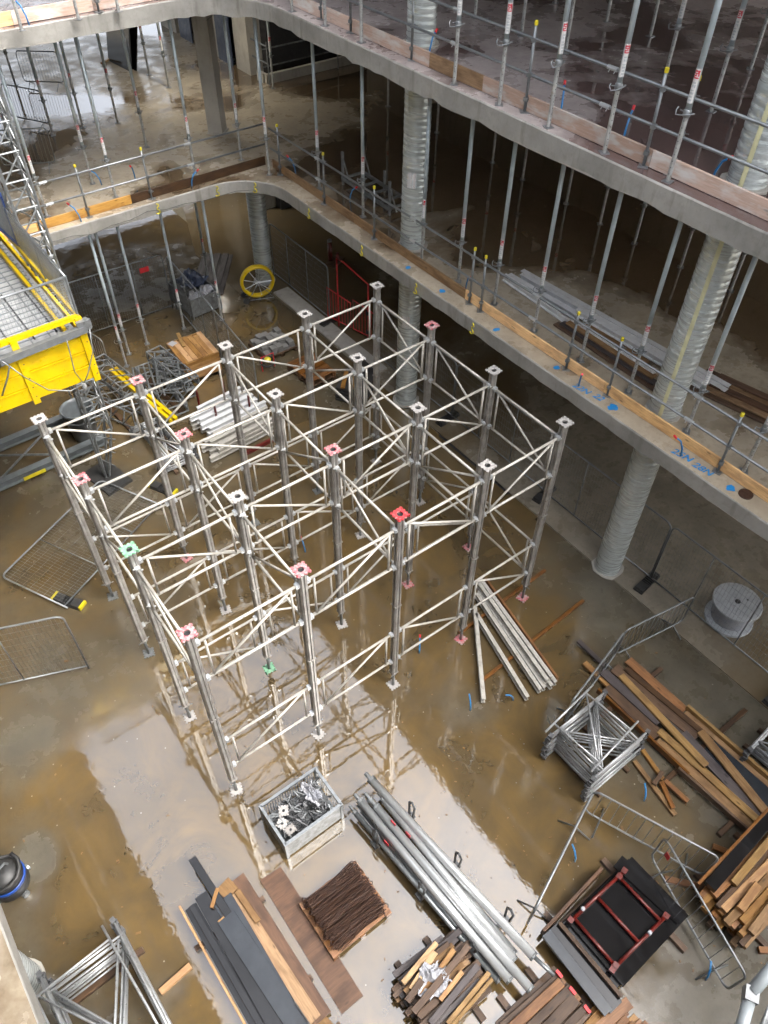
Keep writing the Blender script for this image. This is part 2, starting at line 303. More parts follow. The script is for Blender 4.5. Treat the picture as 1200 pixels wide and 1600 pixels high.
def thing(name, label, cat, loc=(0, 0, 0), rz=0.0, group=None):
    o = link(name, None, None, loc, (0, 0, rz)); o.empty_display_size = 0.2; return tag(o, label, cat, group)
def struct(o): o['kind'] = 'structure'; return o
def stuff(o): o['kind'] = 'stuff'; return o
_pc = {}
def plank_mesh(l, w, t, mat):
    k = (round(l, 2), round(w, 3), round(t, 3), mat.name)
    if k not in _pc:
        b = min(0.006, t * 0.2); y, z = w / 2, t / 2; q = MB()
        pr = [(-y + b, -z), (y - b, -z), (y, -z + b), (y, z - b), (y - b, z), (-y + b, z), (-y, z - b), (-y, -z + b)]
        vs = [(-k[0] / 2, a, c) for a, c in pr] + [(k[0] / 2, a, c) for a, c in pr]
        q.add(vs, [(i, i + 8, (i + 1) % 8 + 8, (i + 1) % 8) for i in range(8)] + [tuple(range(8)), tuple(8 + i for i in reversed(range(8)))])
        _pc[k] = q.mesh('plank', mat)
    return _pc[k]
def plank(parent, a, b, w, t, mat, name='plank', roll=0.0):
    """timber between two points (world or parent space)"""
    a, b = Vector(a), Vector(b); d = b - a; l = d.length
    o = link(name, plank_mesh(l, w, t, mat), parent, (a + b) / 2)
    o.rotation_euler = (roll, -math.asin(max(-1, min(1, d.z / l))), math.atan2(d.y, d.x)); return o
ORD = ['first', 'second', 'third', 'fourth', 'fifth', 'sixth', 'seventh', 'eighth', 'ninth', 'tenth', 'eleventh', 'twelfth', 'thirteenth', 'fourteenth', 'fifteenth', 'sixteenth']
def facing(x, y): return math.atan2(CAM.y - y, CAM.x - x) + PI / 2     # rz so that local -y looks at the viewpoint
Z1, Z2, Z3, Z4 = 4.64, 8.86, 13.05, 17.15
TH = 0.31
#SPLIT
# ------------------------------------------------------------------ the setting
def sheet(name, x0, y0, x1, y1, z, mat): return struct(MB().add([(x0, y0, z), (x1, y0, z), (x1, y1, z), (x0, y1, z)], [(0, 1, 2, 3)]).build(name, mat))
sheet('ground', -600, -600, 600, 600, -0.02, M_EARTH)
sheet('courtyard_floor', -14, -17, 9.19, 23.5, 0.0, M_COURT)
gf = MB()
gf.prism([(9.215, -17), (24, -17), (24, 23.5), (9.9, 23.5), (9.9, 16.2), (8.35, 12.0), (8.35, 8.4), (9.215, 8.4)], -0.015, 0.012)
struct(gf.build('ground_floor_slab', M_GF))
kb = MB().prism([(9.23, 2.9), (9.78, 2.9), (9.78, 8.3), (9.23, 8.3)], 0.0, 0.07)
struct(kb.build('kerb_strip', M_WALL))
def arc(cx, cy, r, a0, a1, n=14): return [(cx + r * math.cos(a0 + (a1 - a0) * i / n), cy + r * math.sin(a0 + (a1 - a0) * i / n)) for i in range(n + 1)]
def fine(a, b, st=0.25):
    n = max(1, int(math.hypot(b[0] - a[0], b[1] - a[1]) / st)); return [(a[0] + (b[0] - a[0]) * i / n, a[1] + (b[1] - a[1]) * i / n) for i in range(n)]
def slab(name, zt, th, xr, yb, xl, r, topm, xo=20.5, yo=23.5, rag=0.02, rl=None):
    rl = rl or r
    inner = fine((xl, -16), (xl, yb - rl)) + arc(xl + rl, yb - rl, rl, PI, PI / 2) + fine((xl + rl, yb), (xr - r, yb)) + arc(xr - r, yb - r, r, PI / 2, 0) + fine((xr, yb - r), (xr, -16))
    ni = len(inner)
    pts = [(xr, -16), (xo, -16), (xo, yo), (-14, yo), (-14, -16)] + inner
    pts = [(p[0], p[1]) for p in pts]
    q = MB(); n = len(pts); rnd = random.Random(hash(name) % 99 if False else len(name) + int(zt * 10))
    jt = [0.0] * n; jo = [0.0] * n
    for i in range(6, n - 1):
        jt[i] = rnd.uniform(-0.4, 1.0) * rag; jo[i] = rnd.uniform(-1, 1) * 0.006
    cxm, cym = (xl + xr) / 2, -3
    def inw(i):
        p = pts[i]; d = Vector((cxm - p[0], cym - p[1])).normalized(); return (p[0] + d.x * jo[i], p[1] + d.y * jo[i])
    bev = 0.025
    top = [(p[0], p[1], zt) for p in pts]
    mid = [(*inw(i), zt - bev) for i in range(n)]; bot = [(*inw(i), zt - th - jt[i]) for i in range(n)]
    back = [(p[0], p[1], zt) for p in pts]
    for i in range(6, n - 1):
        p = pts[i]; d = Vector((cxm - p[0], cym - p[1])).normalized(); back[i] = (p[0] - d.x * 0.02, p[1] - d.y * 0.02, zt)
    vs = back + mid + bot
    fs = [tuple(reversed([i for i in range(n)]))] if False else []
    q.add(vs, [tuple(range(n))], 0)
    q.f += [(n + i, n + (i + 1) % n, (i + 1) % n, i) for i in range(n)]; q.mi += [1] * n
    q.f += [(2 * n + i, 2 * n + (i + 1) % n, n + (i + 1) % n, n + i) for i in range(n)]; q.mi += [1] * n
    q.f.append(tuple(2 * n + i for i in reversed(range(n)))); q.mi.append(2)
    return struct(q.build(name, [topm, M_EDGE, M_SOFF]))
sheet('drain_slot', 9.13, -2.9, 9.2, -0.2, 0.004, DARK)
SL1 = slab('first_floor_slab', Z1, TH, 8.47, 7.02, -3.25, 1.4, M_L1)
SL2 = slab('second_floor_slab', Z2, TH + 0.03, 8.36, 6.93, -3.25, 1.75, M_L2, rag=0.045)
SL3 = slab('third_floor_slab', Z3, TH, 8.45, 7.0, -3.1, 1.75, M_L2)
SL4 = slab('roof_slab', Z4, TH, 8.72, 8.3, -2.55, 2.0, M_EARTH, rl=0.1)
# outer walls that close the storeys off
fw = MB(); fw.box((20.65, 8.2, 4.35), (0.28, 30.6, 8.7)); fw.box((20.65, 10.2, 12.9), (0.28, 26.6, 8.2))
tag(fw.build('concrete_wall', M_WALL), 'concrete wall closing the dark far side of the right wing', 'wall')
nw = MB(); nw.box((-2.5, -17.3, 5.2), (23, 0.3, 10.4)); tag(nw.build('concrete_wall', M_WALL), 'unseen concrete wall below the viewpoint, added to cut light at the near end of the yard', 'wall')  # unseen wall, added to hold back light from the open near end
lw = MB(); lw.box((-14.2, 3.5, 8.6), (0.3, 40, 17.2)); tag(lw.build('concrete_wall', M_WALL), 'concrete wall behind the left wing decks', 'wall')
# lift core at the back
core = thing('lift_core', 'concrete lift core with dark shaft openings at the back of the first floor', 'wall', (12, 12.45, 0))
MB().box((2.5, 4.0, 8.5), (4.0, 6.8, 17.0)).build('shaft_shade_block', DARK, core)  # solid block coloured near-black for the shade inside the shaft openings
for y0, y1 in ((0.95, 1.85), (3.1, 4.75), (6.3, 7.6)):
    MB().box((0.24, (y0 + y1) / 2, 8.52), (0.5, y1 - y0, 17.04)).build('pier', M_WALL, core)
MB().box((2.3, 0.02, Z1 + 0.14), (4.55, 0.14, 0.28)).build('upstand', M_WALL, core)
MB().box((0.03, 0.3, Z1 + 0.142), (0.13, 0.38, 0.284)).build('upstand', M_WALL, core)
for z in (0.55, 1.05):
    MB().tube((-0.1, -0.1, Z1 + z), (3.0, -0.1, Z1 + z), 0.024).build('guard_rail', GALVD, core); MB().tube((0.12, 0.0, Z1 + z + 0.03), (0.12, 0.95, Z1 + z + 0.03), 0.024).build('guard_rail', GALVD, core)
for x in (0.05, 2.75): MB().tube((x, -0.15, Z1), (x, -0.15, Z1 + 1.25), 0.024).build('post', GALVD, core)
for y0 in (2.1, 5.0):
    MB().box((-0.03, y0 + 0.45, Z1 + 1.2), (0.04, 0.95, 2.4)).build('door_panel', NAVY, core)
# round columns in spiral galvanised sheet
def spiral_column(x, y, z0, z1, r=0.285):
    q = MB(); n = 40; step = 0.0156; N = int((z1 - z0) / step); pitch = 0.125; vs = []
    for i in range(N + 1):
        z = z0 + (z1 - z0) * i / N
        for k in range(n):
            t = 2 * PI * k / n; ph = ((z / pitch + k / n) % 1.0); b = 0.0042 * math.exp(-((ph - 0.5) / 0.09) ** 2) + 0.0025 * math.sin(2 * PI * ph)
            vs.append(((r + b) * math.cos(t), (r + b) * math.sin(t), z))
    q.add(vs, [(i * n + k, i * n + (k + 1) % n, (i + 1) * n + (k + 1) % n, (i + 1) * n + k) for i in range(N) for k in range(n)])
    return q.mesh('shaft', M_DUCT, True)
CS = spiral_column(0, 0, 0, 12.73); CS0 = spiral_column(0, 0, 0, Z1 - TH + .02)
def column(x, y, label, strip=False, marks=(), low=False):
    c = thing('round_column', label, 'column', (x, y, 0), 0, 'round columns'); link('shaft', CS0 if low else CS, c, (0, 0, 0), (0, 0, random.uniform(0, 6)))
    f = facing(x, y) - PI / 2
    if strip:
        for z0, z1, da in ((Z1 + 0.02, 8.5, -0.12), (Z2 + 0.02, 12.6, -0.2)):
            q = MB(); a0 = f + da; N = 26
            vs = []
            for i in range(N + 1):
                z = z0 + (z1 - z0) * i / N
                for da2 in (-0.1, 0.02, 0.12): vs.append((0.2985 * math.cos(a0 + da2), 0.2985 * math.sin(a0 + da2), z))
            q.add(vs, [(i * 3 + k, i * 3 + k + 1, i * 3 + 4 + k, i * 3 + 3 + k) for i in range(N) for k in range(2)]); q.build('joint_strip', M_CREAM, c)
    for z in marks:
        q = MB(); vs = []
        for i in range(5):
            a = f + 0.1 - i * 0.17
            for dz in (0, 0.34): vs.append((0.303 * math.cos(a), 0.303 * math.sin(a), z + dz))
        q.add(vs, [(2 * i, 2 * i + 2, 2 * i + 3, 2 * i + 1) for i in range(4)]); o = q.build('delivery_label', LABEL, c)
    for z in ((0.0,) if low else (0.0, Z1, Z2)):
        q = MB(); pr = [(0.32 + random.uniform(0.01, 0.07)) for _ in range(18)]
        q.prism([(pr[i] * math.cos(2 * PI * i / 18), pr[i] * math.sin(2 * PI * i / 18)) for i in range(18)], z + 0.004, z + 0.03 + 0.01 * (z > 0)); q.build('grout_collar', M_WALL, c)
    return c
def label_mat():
    n = NT('delivery_label'); b = n.n('ShaderNodeTexBrick'); b.inputs['Scale'].default_value = 9; b.inputs['Color1'].default_value = (0.62, 0.66, 0.66, 1); b.inputs['Color2'].default_value = (0.66, 0.5, 0.45, 1); b.inputs['Mortar'].default_value = (0.1, 0.3, 0.34, 1)
    n.L.new(n.co((1, 1, 1), 'Generated'), b.inputs['Vector']); n.put('Base Color', b.outputs[0]); return n.m
LABEL = label_mat()
column(9.36, -5.93, 'spiral metal clad round column with yellow stripe at the right', True)
column(9.36, 1.5, 'spiral metal clad round column with stickers behind the shoring tower', False, (2.55, Z1 + 1.5))
column(9.42, 9.15, 'round metal clad column beside the yellow duct rodder reel', low=True)
column(-4.15, -6.1, 'short visible round column foot under the concrete ledge at lower left')
sq = thing('square_column', 'square grey concrete column standing on the first floor behind the curved corner', 'column', (8.88, 10.0, Z1), math.radians(42))
MB().box((0, 0, 1.94), (0.42, 0.42, 3.9)).build('shaft', M_WALL, sq)
MB().box((0, 0, 0.015), (0.5, 0.5, 0.03)).build('grout_collar', M_WALL, sq)
MB().box((0.0, -0.2115, 2.9), (0.42, 0.008, 0.015)).build('joint_line', DARKST, sq)

# ------------------------------------------------------------------ guard rails with toe boards
def rail_run(name, label, z, posts, rails, boards, h=1.25):
    g = thing(name, label, 'guard rail', (posts[0][0], posts[0][1], z)); ox, oy = posts[0][0], posts[0][1]
    for (x, y) in posts:
        lx, ly = x - ox, y - oy; tx, ty = random.uniform(-.02, .02), random.uniform(-.02, .02)
        p = MB().tube((lx, ly, 0.01), (lx + tx, ly + ty, h), 0.0242, 10).build('post', GALVD if random.random() < .5 else GALV, g, True)
        MB().box((lx, ly, 0.008), (0.15, 0.15, 0.012), random.uniform(0, 1)).build('foot_plate', GALV, p)
        MB().lathe([(0.031, h - 0.03), (0.031, h + 0.025), (0.02, h + 0.035)], 10, (lx + tx, ly + ty, 0)).build('cap', YCAP, p)
        for hz in (0.57, 1.07, 0.2):
            q = MB().box((lx, ly, hz), (0.075, 0.075, 0.06), 0.3); q.tube((lx + .05, ly - .02, hz), (lx + .05, ly - .08, hz + .01), 0.009, 6); q.build('coupler', GALV, p)
    for a, b in rails:
        a = (a[0] - ox, a[1] - oy, a[2]); b = (b[0] - ox, b[1] - oy, b[2])
        r = MB().tube(a, b, 0.0242, 10).build('rail', GALV, g, True)
        L = (Vector(b) - Vector(a)); n = int(L.length / 3.2)
        for i in range(n):
            p = Vector(a) + L * ((i + 0.6) / max(n, 1)); q = MB(); d = L.normalized() * 0.09; q.tube(p - d, p + d, 0.034, 8)
            for s in (-.05, .05): q.tube(p + L.normalized() * s + Vector((0, 0, -.03)), p + L.normalized() * s + Vector((-.05, -.02, -.045)), 0.008, 5)
            q.build('sleeve_coupler', CHROME, r)
    for a, b, hgt, mat in boards:
        o = plank(g, (a[0] - ox, a[1] - oy, hgt / 2 + 0.006), (b[0] - ox, b[1] - oy, hgt / 2 + 0.006), hgt, 0.04, mat, 'toe_board', PI / 2)
    return g
rx = 8.83
rail_run('edge_guardrail', 'galvanised guard rail with timber toe boards along the right first floor edge', Z1,
    [(8.86, 6.54), (8.86, 4.44), (8.83, 2.29), (8.82, -1.13), (8.82, -1.5), (8.82, -3.98), (8.86, -5.01), (8.82, -7.52), (8.82, -9.6)],
    [((rx, 6.9, 1.08), (rx, -12, 1.08)), ((rx, 6.9, 0.57), (rx, -12, 0.57))],
    [((8.93, 7.0), (8.9, 3.2), .225, W_OSB), ((8.9, 3.19), (8.87, -0.95), .225, W_OSB), ((8.87, -.96), (8.87, -4.9), .225, W_TOE), ((8.87, -4.91), (8.88, -7.45), .225, W_TOE), ((8.88, -7.46), (8.87, -11.4), .225, W_TOE)])
rail_run('edge_guardrail', 'galvanised guard rail with brown toe boards along the back first floor edge', Z1,
    [(5.46, 7.22), (3.80, 7.24), (1.9, 7.24)], [((8.86, 7.22, 1.08), (1.5, 7.22, 1.08)), ((8.86, 7.22, 0.57), (1.5, 7.22, 0.57))],
    [((8.84, 7.28), (4.95, 7.28), .225, W_OLD), ((4.94, 7.28), (2.55, 7.28), .225, W_TOE), ((2.54, 7.28), (0, 7.28), .225, W_TOE)])
rail_run('edge_guardrail', 'galvanised guard rail with washed out toe boards along the right second floor edge', Z2,
    [(8.68, 3.95), (8.67, 2.88), (8.66, 0.91), (8.63, -2.14), (8.61, -4.68), (8.72, -5.09), (8.62, -7.4)],
    [((8.63, 5.2, 1.08), (8.63, -12, 1.08)), ((8.63, 5.2, 0.57), (8.63, -12, 0.57))],
    [((8.7, 5.1), (8.7, 2.95), .25, W_PINK), ((8.7, 2.94), (8.68, 0.4), .25, W_PINK), ((8.68, .39), (8.68, -1.05), .25, W_OSB), ((8.68, -1.06), (8.66, -4.75), .25, W_PINK), ((8.66, -4.76), (8.64, -8.2), .25, W_PINK), ((8.64, -8.21), (8.64, -11.5), .25, W_TOE)], 1.3)
rail_run('edge_guardrail', 'toe boards and rail post along the back second floor edge at top left', Z2,
    [(5.10, 6.99)], [((7.0, 6.99, 1.08), (0.5, 6.99, 1.08))],
    [((7.0, 7.12), (5.05, 7.12), .25, W_PINK), ((5.04, 7.12), (3.35, 7.12), .25, W_PINK), ((3.34, 7.12), (1, 7.12), .25, W_TOE)])

# ------------------------------------------------------------------ adjustable steel props
def prop_meshes(H, collar):
    hole = MB(); o = MB(); o.tube((0, 0, collar - 0.03), (0, 0, H - 0.012), 0.041, 14)
    inn = MB(); inn.tube((0, 0, 0.01), (0, 0, collar + 0.05), 0.033, 12, caps=False)
    for i in range(int((collar - 0.12) / 0.09)):
        z = 0.12 + 0.09 * i
        for s in (-1, 1): hole.tube((0, s * 0.0315, z), (0, s * 0.0345, z), 0.0085, 6)
    base = MB().box((0, 0, 0.006), (0.14, 0.14, 0.011)); head = MB().box((0, 0, H - 0.006), (0.14, 0.14, 0.011))
    c = MB().lathe([(0.05, collar - 0.08), (0.055, collar - 0.06), (0.055, collar), (0.045, collar + 0.02)], 14)
    for s in (-1, 1): c.tube((s * .045, 0, collar - .03), (s * .11, 0, collar - .02), 0.009, 6)
    pin = MB().path([(0.1, -0.02, collar - .02), (0.02, -0.06, collar - .04), (-0.06, -0.075, collar - .06), (-0.13, -0.06, collar - .07), (-0.15, -0.03, collar - .02), (-0.13, -0.02, collar + .02)], 0.009, 6)
    st = MB(); vs = []
    for i in range(13):
        a = -PI / 2 - 1.15 + 2.3 * i / 12
        for z in (0, 0.42): vs.append((0.0425 * math.cos(a), 0.0425 * math.sin(a), z))
    st.add(vs, [(2 * i, 2 * i + 2, 2 * i + 3, 2 * i + 1) for i in range(12)])
    return [('outer_tube', o.mesh('outer_tube', PROP, True), 0), ('inner_tube', inn.mesh('inner_tube', PROPI, True), 0), ('pin_hole', hole.mesh('pin_holes', DARKST), 0),
            ('base_plate', base.mesh('base_plate', GALV), 0), ('head_plate', head.mesh('head_plate', GALV), 0), ('collar', c.mesh('collar', GALVD, True), 0), ('pin', pin.mesh('pin', GALV, True), 0), ('sticker', st.mesh('sticker', STICK, True), collar + 0.1)]
PM = {0: prop_meshes(Z1 - TH - 0.004, 0.88), 1: prop_meshes(Z2 - TH - 0.034 - Z1, 0.97), 2: prop_meshes(Z3 - TH - Z2 - 0.004, 0.97)}
def add_prop(lv, x, y, label, group, detail=True):
    z = (0.0 if x < 8.3 else 0.012, Z1, Z2)[lv]
    p = thing('steel_prop', label, 'prop', (x, y, z), facing(x, y) + random.uniform(-0.6, 0.6), group)
    for nm, me, dz in PM[lv]:
        if not detail and nm in ('pin_hole', 'pin'): continue
        o = link(nm, me, p, (0, 0, dz))
        if nm == 'pin_hole': stuff(o)
L1E = [(9.23, 5.22), (9.26, 3.33), (9.06, 0.79), (9.2, -.34), (9.24, -1.47), (9.22, -2.69), (9.24, -3.97), (9.25, -5.18), (9.22, -6.55), (9.19, -7.78)]
for i, p in enumerate(L1E): add_prop(1, *p, f'galvanised prop behind the right first floor toe board, {ORD[i]} counting from the curved corner', 'props along the right first floor edge')
L1I = [(14.1, 8.66), (14.05, 6.23), (14.0, 3.77), (13.95, 2.53), (13.88, .86), (13.77, -.38), (13.72, -1.52), (13.74, -2.86), (13.8, -4.17)]
for i, p in enumerate(L1I): add_prop(1, *p, f'galvanised prop deep in the dark first floor right wing, {ORD[i]} from the back', 'props inside the right first floor', False)
L1B = [((2.98, 7.87), 'prop behind the back first floor toe board next to the hoist mast'), ((4.76, 7.85), 'prop with red sticker behind the orange piece of back toe board'), ((7.0, 7.83), 'prop behind the dark back toe board, left of the square column'), ((8.46, 7.92), 'prop just in front of the square column, behind the back guard rail'), ((8.61, 6.69), 'prop on the bare slab strip at the curved first floor corner'),
    ((4.59, 8.91), 'prop with dangling hook a step behind the back guard rail'), ((6.72, 10.19), 'perforated prop foot in the brown puddle on the back first floor')]
for p, l in L1B: add_prop(1, *p, l, 'props on the back first floor')
DB = [(6.78, 12.26), (4.9, 12.46), (5.81, 12.5), (6.3, 12.72), (9.29, 15.4), (9.3, 13.98), (12.0, 12.0), (3.3, 10.6), (3.9, 13.0), (4.4, 15.2), (5.4, 17.0), (7.3, 18.0)]
for i, p in enumerate(sorted(DB)): add_prop(1, *p, f'dark distant prop on the back first floor, {ORD[i]} of those from the left', 'far props on the back first floor', False)
L2E = [(3.37, 6.72), (4.56, 6.76), (5.45, 6.79), (8.46, 4.74), (8.5, 3.54), (8.48, 2.26), (8.5, -.5), (8.5, -1.66), (8.5, -2.82), (8.5, -4.01), (8.5, -5.22)]
for i, p in enumerate(L2E): add_prop(2, *p, f'prop on the outer strip of the second floor slab, {ORD[i]} from the upper left', 'props along the second floor edge')
L2I = [(11.37, .77), (11.34, -.47), (11.45, -2.73), (11.22, -3.94), (13.51, .42), (13.5, -.75), (13.55, -3.08), (11.4, 2.2), (13.6, 2.0)]
for i, p in enumerate(L2I[:4] + L2I[7:8]): add_prop(2, *p, f'prop on the wet second floor behind the rail, {ORD[i]} of the near row', 'props inside the second floor')
for i, p in enumerate(L2I[4:7] + L2I[8:]): add_prop(2, *p, f'prop on the wet second floor in the far row, {ORD[i]} of that row', 'props inside the second floor')
L0 = [((3.75, 7.52), 'prop under the back slab standing closest to the yellow platform'), ((4.06, 8.03), 'prop under the back slab just behind the one nearest the platform'), ((4.71, 8.19), 'prop under the back slab in front of the mesh fence with red sign'), ((5.98, 8.26), 'prop under the back slab behind the timber crate'), ((7.14, 7.97), 'prop under the back slab beside the small steel stillage'), ((8.0, 10.47), 'prop under the back slab nearest the duct rodder reel')]
for p, l in L0: add_prop(0, *p, l, 'props on the ground floor')

# ------------------------------------------------------------------ the aluminium shoring tower
tower = thing('shoring_tower', 'tall aluminium shoring tower of twenty legs in the middle of the wet yard', 'scaffold', (0, 0, 0))
HT = 5.1
def leg_profile(s=0.066):
    p = []
    for q in range(4):
        a = q * PI / 2; base = [(s, -s * .62), (s, -s * .22), (s * .7, -s * .16), (s * .7, s * .16), (s, s * .22), (s, s * .62), (s * .8, s * .8)]
        for x, y in base: p.append((x * math.cos(a) - y * math.sin(a), x * math.sin(a) + y * math.cos(a)))
    return p
pf = leg_profile(); nL = len(pf); q = MB(); q.add([(x, y, 0.5) for x, y in pf] + [(x, y, HT - 0.03) for x, y in pf], [(i, (i + 1) % nL, nL + (i + 1) % nL, nL + i) for i in range(nL)] + [tuple(reversed(range(nL)))])
for z in (0.52, 2.75, HT - .06): q.box((0, 0, z), (0.139, 0.139, 0.03))
ME_LEG = q.mesh('leg', ALU)
q = MB().tube((0, 0, 0.02), (0, 0, 0.56), 0.03, 10); q.lathe([(0.055, 0.43), (0.06, 0.45), (0.06, 0.49), (0.05, 0.5)], 10)
for s in (-1, 1): q.tube((s * .05, 0, .46), (s * .13, 0, .47), 0.011, 6)
ME_JACK = q.mesh('jack', GALVD, True)
def scallop(s, hole, z0, z1, mat):
    out = []; per = 8
    for side in range(4):
        a = side * PI / 2
        for i in range(16):
            u = -s + 2 * s * i / 16; d = s - 0.03 * (0.5 + 0.5 * math.cos(2 * PI * i / 16 * 4)) ** 2
            out.append((d * math.cos(a) - u * math.sin(a), d * math.sin(a) + u * math.cos(a)))
    n = len(out); inn = []
    for x, y in out:
        t = math.atan2(y, x); inn.append((hole * math.cos(t), hole * math.sin(t)))
    vs = [(x, y, z1) for x, y in out] + [(x, y, z1) for x, y in inn] + [(x, y, z0) for x, y in out] + [(x, y, z0) for x, y in inn]
    fs = []
    for i in range(n):
        j = (i + 1) % n; fs += [(i, j, n + j, n + i), (2 * n + j, 2 * n + i, 3 * n + i, 3 * n + j), (2 * n + i, 2 * n + j, j, i), (n + i, n + j, 3 * n + j, 3 * n + i)]
    return MB().add(vs, fs).mesh('head_plate', mat)
HP = {k: scallop(0.122, 0.05, HT - 0.018, HT, mt) for k, mt in (('w', PLW), ('p', PLP), ('r', PLR), ('g', PLG))}
BP = {k: scallop(0.115, 0.031, 0.006, 0.02, mt) for k, mt in (('w', PLW), ('p', PLP), ('g', PLG), ('d', GALVD))}
HC = ['wpwww', 'ppwwp', 'gwpww', 'pprww']; BC = ['dpddw', 'dwwww', 'wgwpp', 'wwwpp']
gap = MB().tube((0, 0, HT - .05), (0, 0, HT - .04), 0.05, 10).mesh('bore', DARK)  # black disc painting the shade down inside the hollow leg
LB = 1.8
def frame_mesh(flip):
    q = MB(); x0, x1, h = 0.08, LB - 0.08, 0.93; a, b = 0.2, LB - 0.2
    q.tube((x0, 0, 0), (x1, 0, 0), 0.0245, 8); q.tube((x0, 0, h), (x1, 0, h), 0.0245, 8)
    for x in (a, b): q.tube((x, 0, 0), (x, 0, h), 0.02, 8)
    q.tube((a, 0, h - .03), (b, 0, .03), 0.021, 8) if not flip else q.tube((b, 0, h - .03), (a, 0, .03), 0.021, 8)
    return q.mesh('frame', FRAME, True)
FM = {0: frame_mesh(0), 1: frame_mesh(1)}
q = MB(); q.box((0, 0, 0), (0.07, 0.075, 0.075)); q.tube((0, .03, -.05), (0, .075, -.06), 0.012, 6); q.tube((0, -.03, .02), (0, -.07, .03), 0.012, 6)
ME_CL = q.mesh('clamp', CHROME)
for i in range(4):
    for j in range(5):
        L = link('leg', ME_LEG, tower, (1.8 * j, -1.8 * i, 0), (0, 0, 0))
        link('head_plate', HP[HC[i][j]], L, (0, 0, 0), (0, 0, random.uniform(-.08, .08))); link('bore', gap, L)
        link('jack', ME_JACK, L, (0, 0, 0), (0, 0, random.uniform(0, 3))); link('base_plate', BP[BC[i][j]], L, (0, 0, 0), (0, 0, random.uniform(-.3, .3)))
def add_frame(x, y, z, rz, flip):
    f = link('frame', FM[flip], tower, (x, y, z), (0, 0, rz)); [link('clamp', ME_CL, f, (cx, 0, cz)) for cx in (0.09, LB - 0.09) for cz in (0, 0.93)]
UP = ['0101', '1001', '0010', '1101']; LO = ['0101', '1001', '0010', '1100']
for i in range(4):
    for j in range(4):
        add_frame(1.8 * j, -1.8 * i, 3.85, 0, int(UP[i][j])); add_frame(1.8 * j, -1.8 * i, 0.955, 0, int(LO[i][j]))
for j in range(5):
    for i in range(3): add_frame(1.8 * j, -1.8 * i, 3.79, -PI / 2, (i + j) % 2 if j < 4 else 0)
for i in range(3): add_frame(7.2, -1.8 * i, 0.9, -PI / 2, i % 2)
# ------------------------------------------------------------------ mesh fence panels, their feet, crowd barriers
def rounded(w, h, r, z0=0.0, n=5):
    pts = [(0, 0, z0)]
    pts += [(r - r * math.cos(t), 0, z0 + h - r + r * math.sin(t)) for t in [PI / 2 * i / n for i in range(n + 1)]]
    pts += [(w - r + r * math.sin(t), 0, z0 + h - r + r * math.cos(t)) for t in [PI / 2 * i / n for i in range(n + 1)]]
    return pts + [(w, 0, z0)]
def fence_meshes(w, h):
    t = MB().path(rounded(w, h, 0.14), 0.02, 8); t.tube((0, 0, 0.1), (w, 0, 0.1), 0.017, 8)
    mids = [MB().tube((w * k, 0, 0.1), (w * k, 0, h - 0.02), 0.013, 6).mesh('stiffener', GALVD, True) for k in (0.36, 0.7)]
    wires = MB(); n = int(w / 0.075)
    for i in range(1, n): wires.tube((i * w / n, 0, 0.1), (i * w / n, 0, h - 0.02), 0.0027, 3, caps=False)
    for i in range(1, 9): wires.tube((0, 0.004, 0.1 + (h - 0.1) * i / 9), (w, 0.004, 0.1 + (h - 0.1) * i / 9), 0.0027, 3, caps=False)
    return t.mesh('tube_frame', GALV, True), mids, wires.mesh('wire_mesh', GALVD)
FN = fence_meshes(3.4, 1.85)
def fence(label, a, b, tilt=None, cover=None):
    a, b = Vector(a), Vector(b); rz = math.atan2(b.y - a.y, b.x - a.x)
    o = thing('mesh_fence_panel', label, 'fence', a, rz, 'temporary mesh fence panels')
    if tilt: o.rotation_euler = (tilt, 0, rz)
    sx = (b - a).xy.length / 3.4; o.scale = (sx, 1, 1)
    link('tube_frame', FN[0], o); [link('stiffener', q, o) for q in FN[1]]; stuff(link('wire_mesh', FN[2], o))
    if cover: MB().box((cover, -0.02, 1.55), (0.3, 0.01, 0.16)).build('warning_sign', M_SIGN, o)
    return o
fx = 9.84
fence('mesh fence panel in front of the cable drum at the right edge', (fx, -10.2, .02), (fx, -6.78, .02))
fence('mesh fence panel passing behind the yellow striped column foot', (fx, -6.74, .02), (fx, -3.42, .02))
fence('mesh fence panel right of the tower, between two black rubber feet', (fx + .03, -3.38, .02), (fx + .03, 0.1, .02))
fence('mesh fence panel behind the far right corner of the tower', (fx + .03, .14, .02), (fx + .03, 3.5, .02))
fence('mesh fence panel between the red gate and the duct rodder reel', (fx, 5.95, .02), (fx, 9.25, .02))
fence('mesh fence panel at the right edge beyond the cable drum', (fx, -13.6, .02), (fx, -10.24, .02))
fence('mesh fence panel with a red sign under the back slab', (2.95, 9.55, .02), (6.2, 9.45, .02), None, 2.75)
fence('dark mesh fence panel beside the small steel stillage', (6.28, 9.3, .02), (6.05, 6.0, .02))
fence('mesh fence panel running behind the crate to the white beams', (6.04, 5.95, .02), (5.82, 3.45, .02))
fence('mesh fence panel fallen flat at the left on a yellow ended foot', (-0.91, 0.19, .12), (2.06, 1.73, .12), -PI / 2 + .03)
fence('mesh fence panel standing in the puddle at the left edge', (-1.13, -1.42, .02), (-4.3, -0.15, .02))
ft = MB().prism([(-.36, -.11), (.36, -.11), (.36, .11), (-.36, .11)], 0, 0.05)
ft.prism([(-.34, -.1), (-.1, -.1), (-.1, .1), (-.34, .1)], 0.05, 0.11); ft.prism([(.1, -.1), (.34, -.1), (.34, .1), (.1, .1)], 0.05, 0.11)
for x in (-.06, 0, .06): ft.box((x, 0, 0.075), (0.02, 0.2, 0.05))
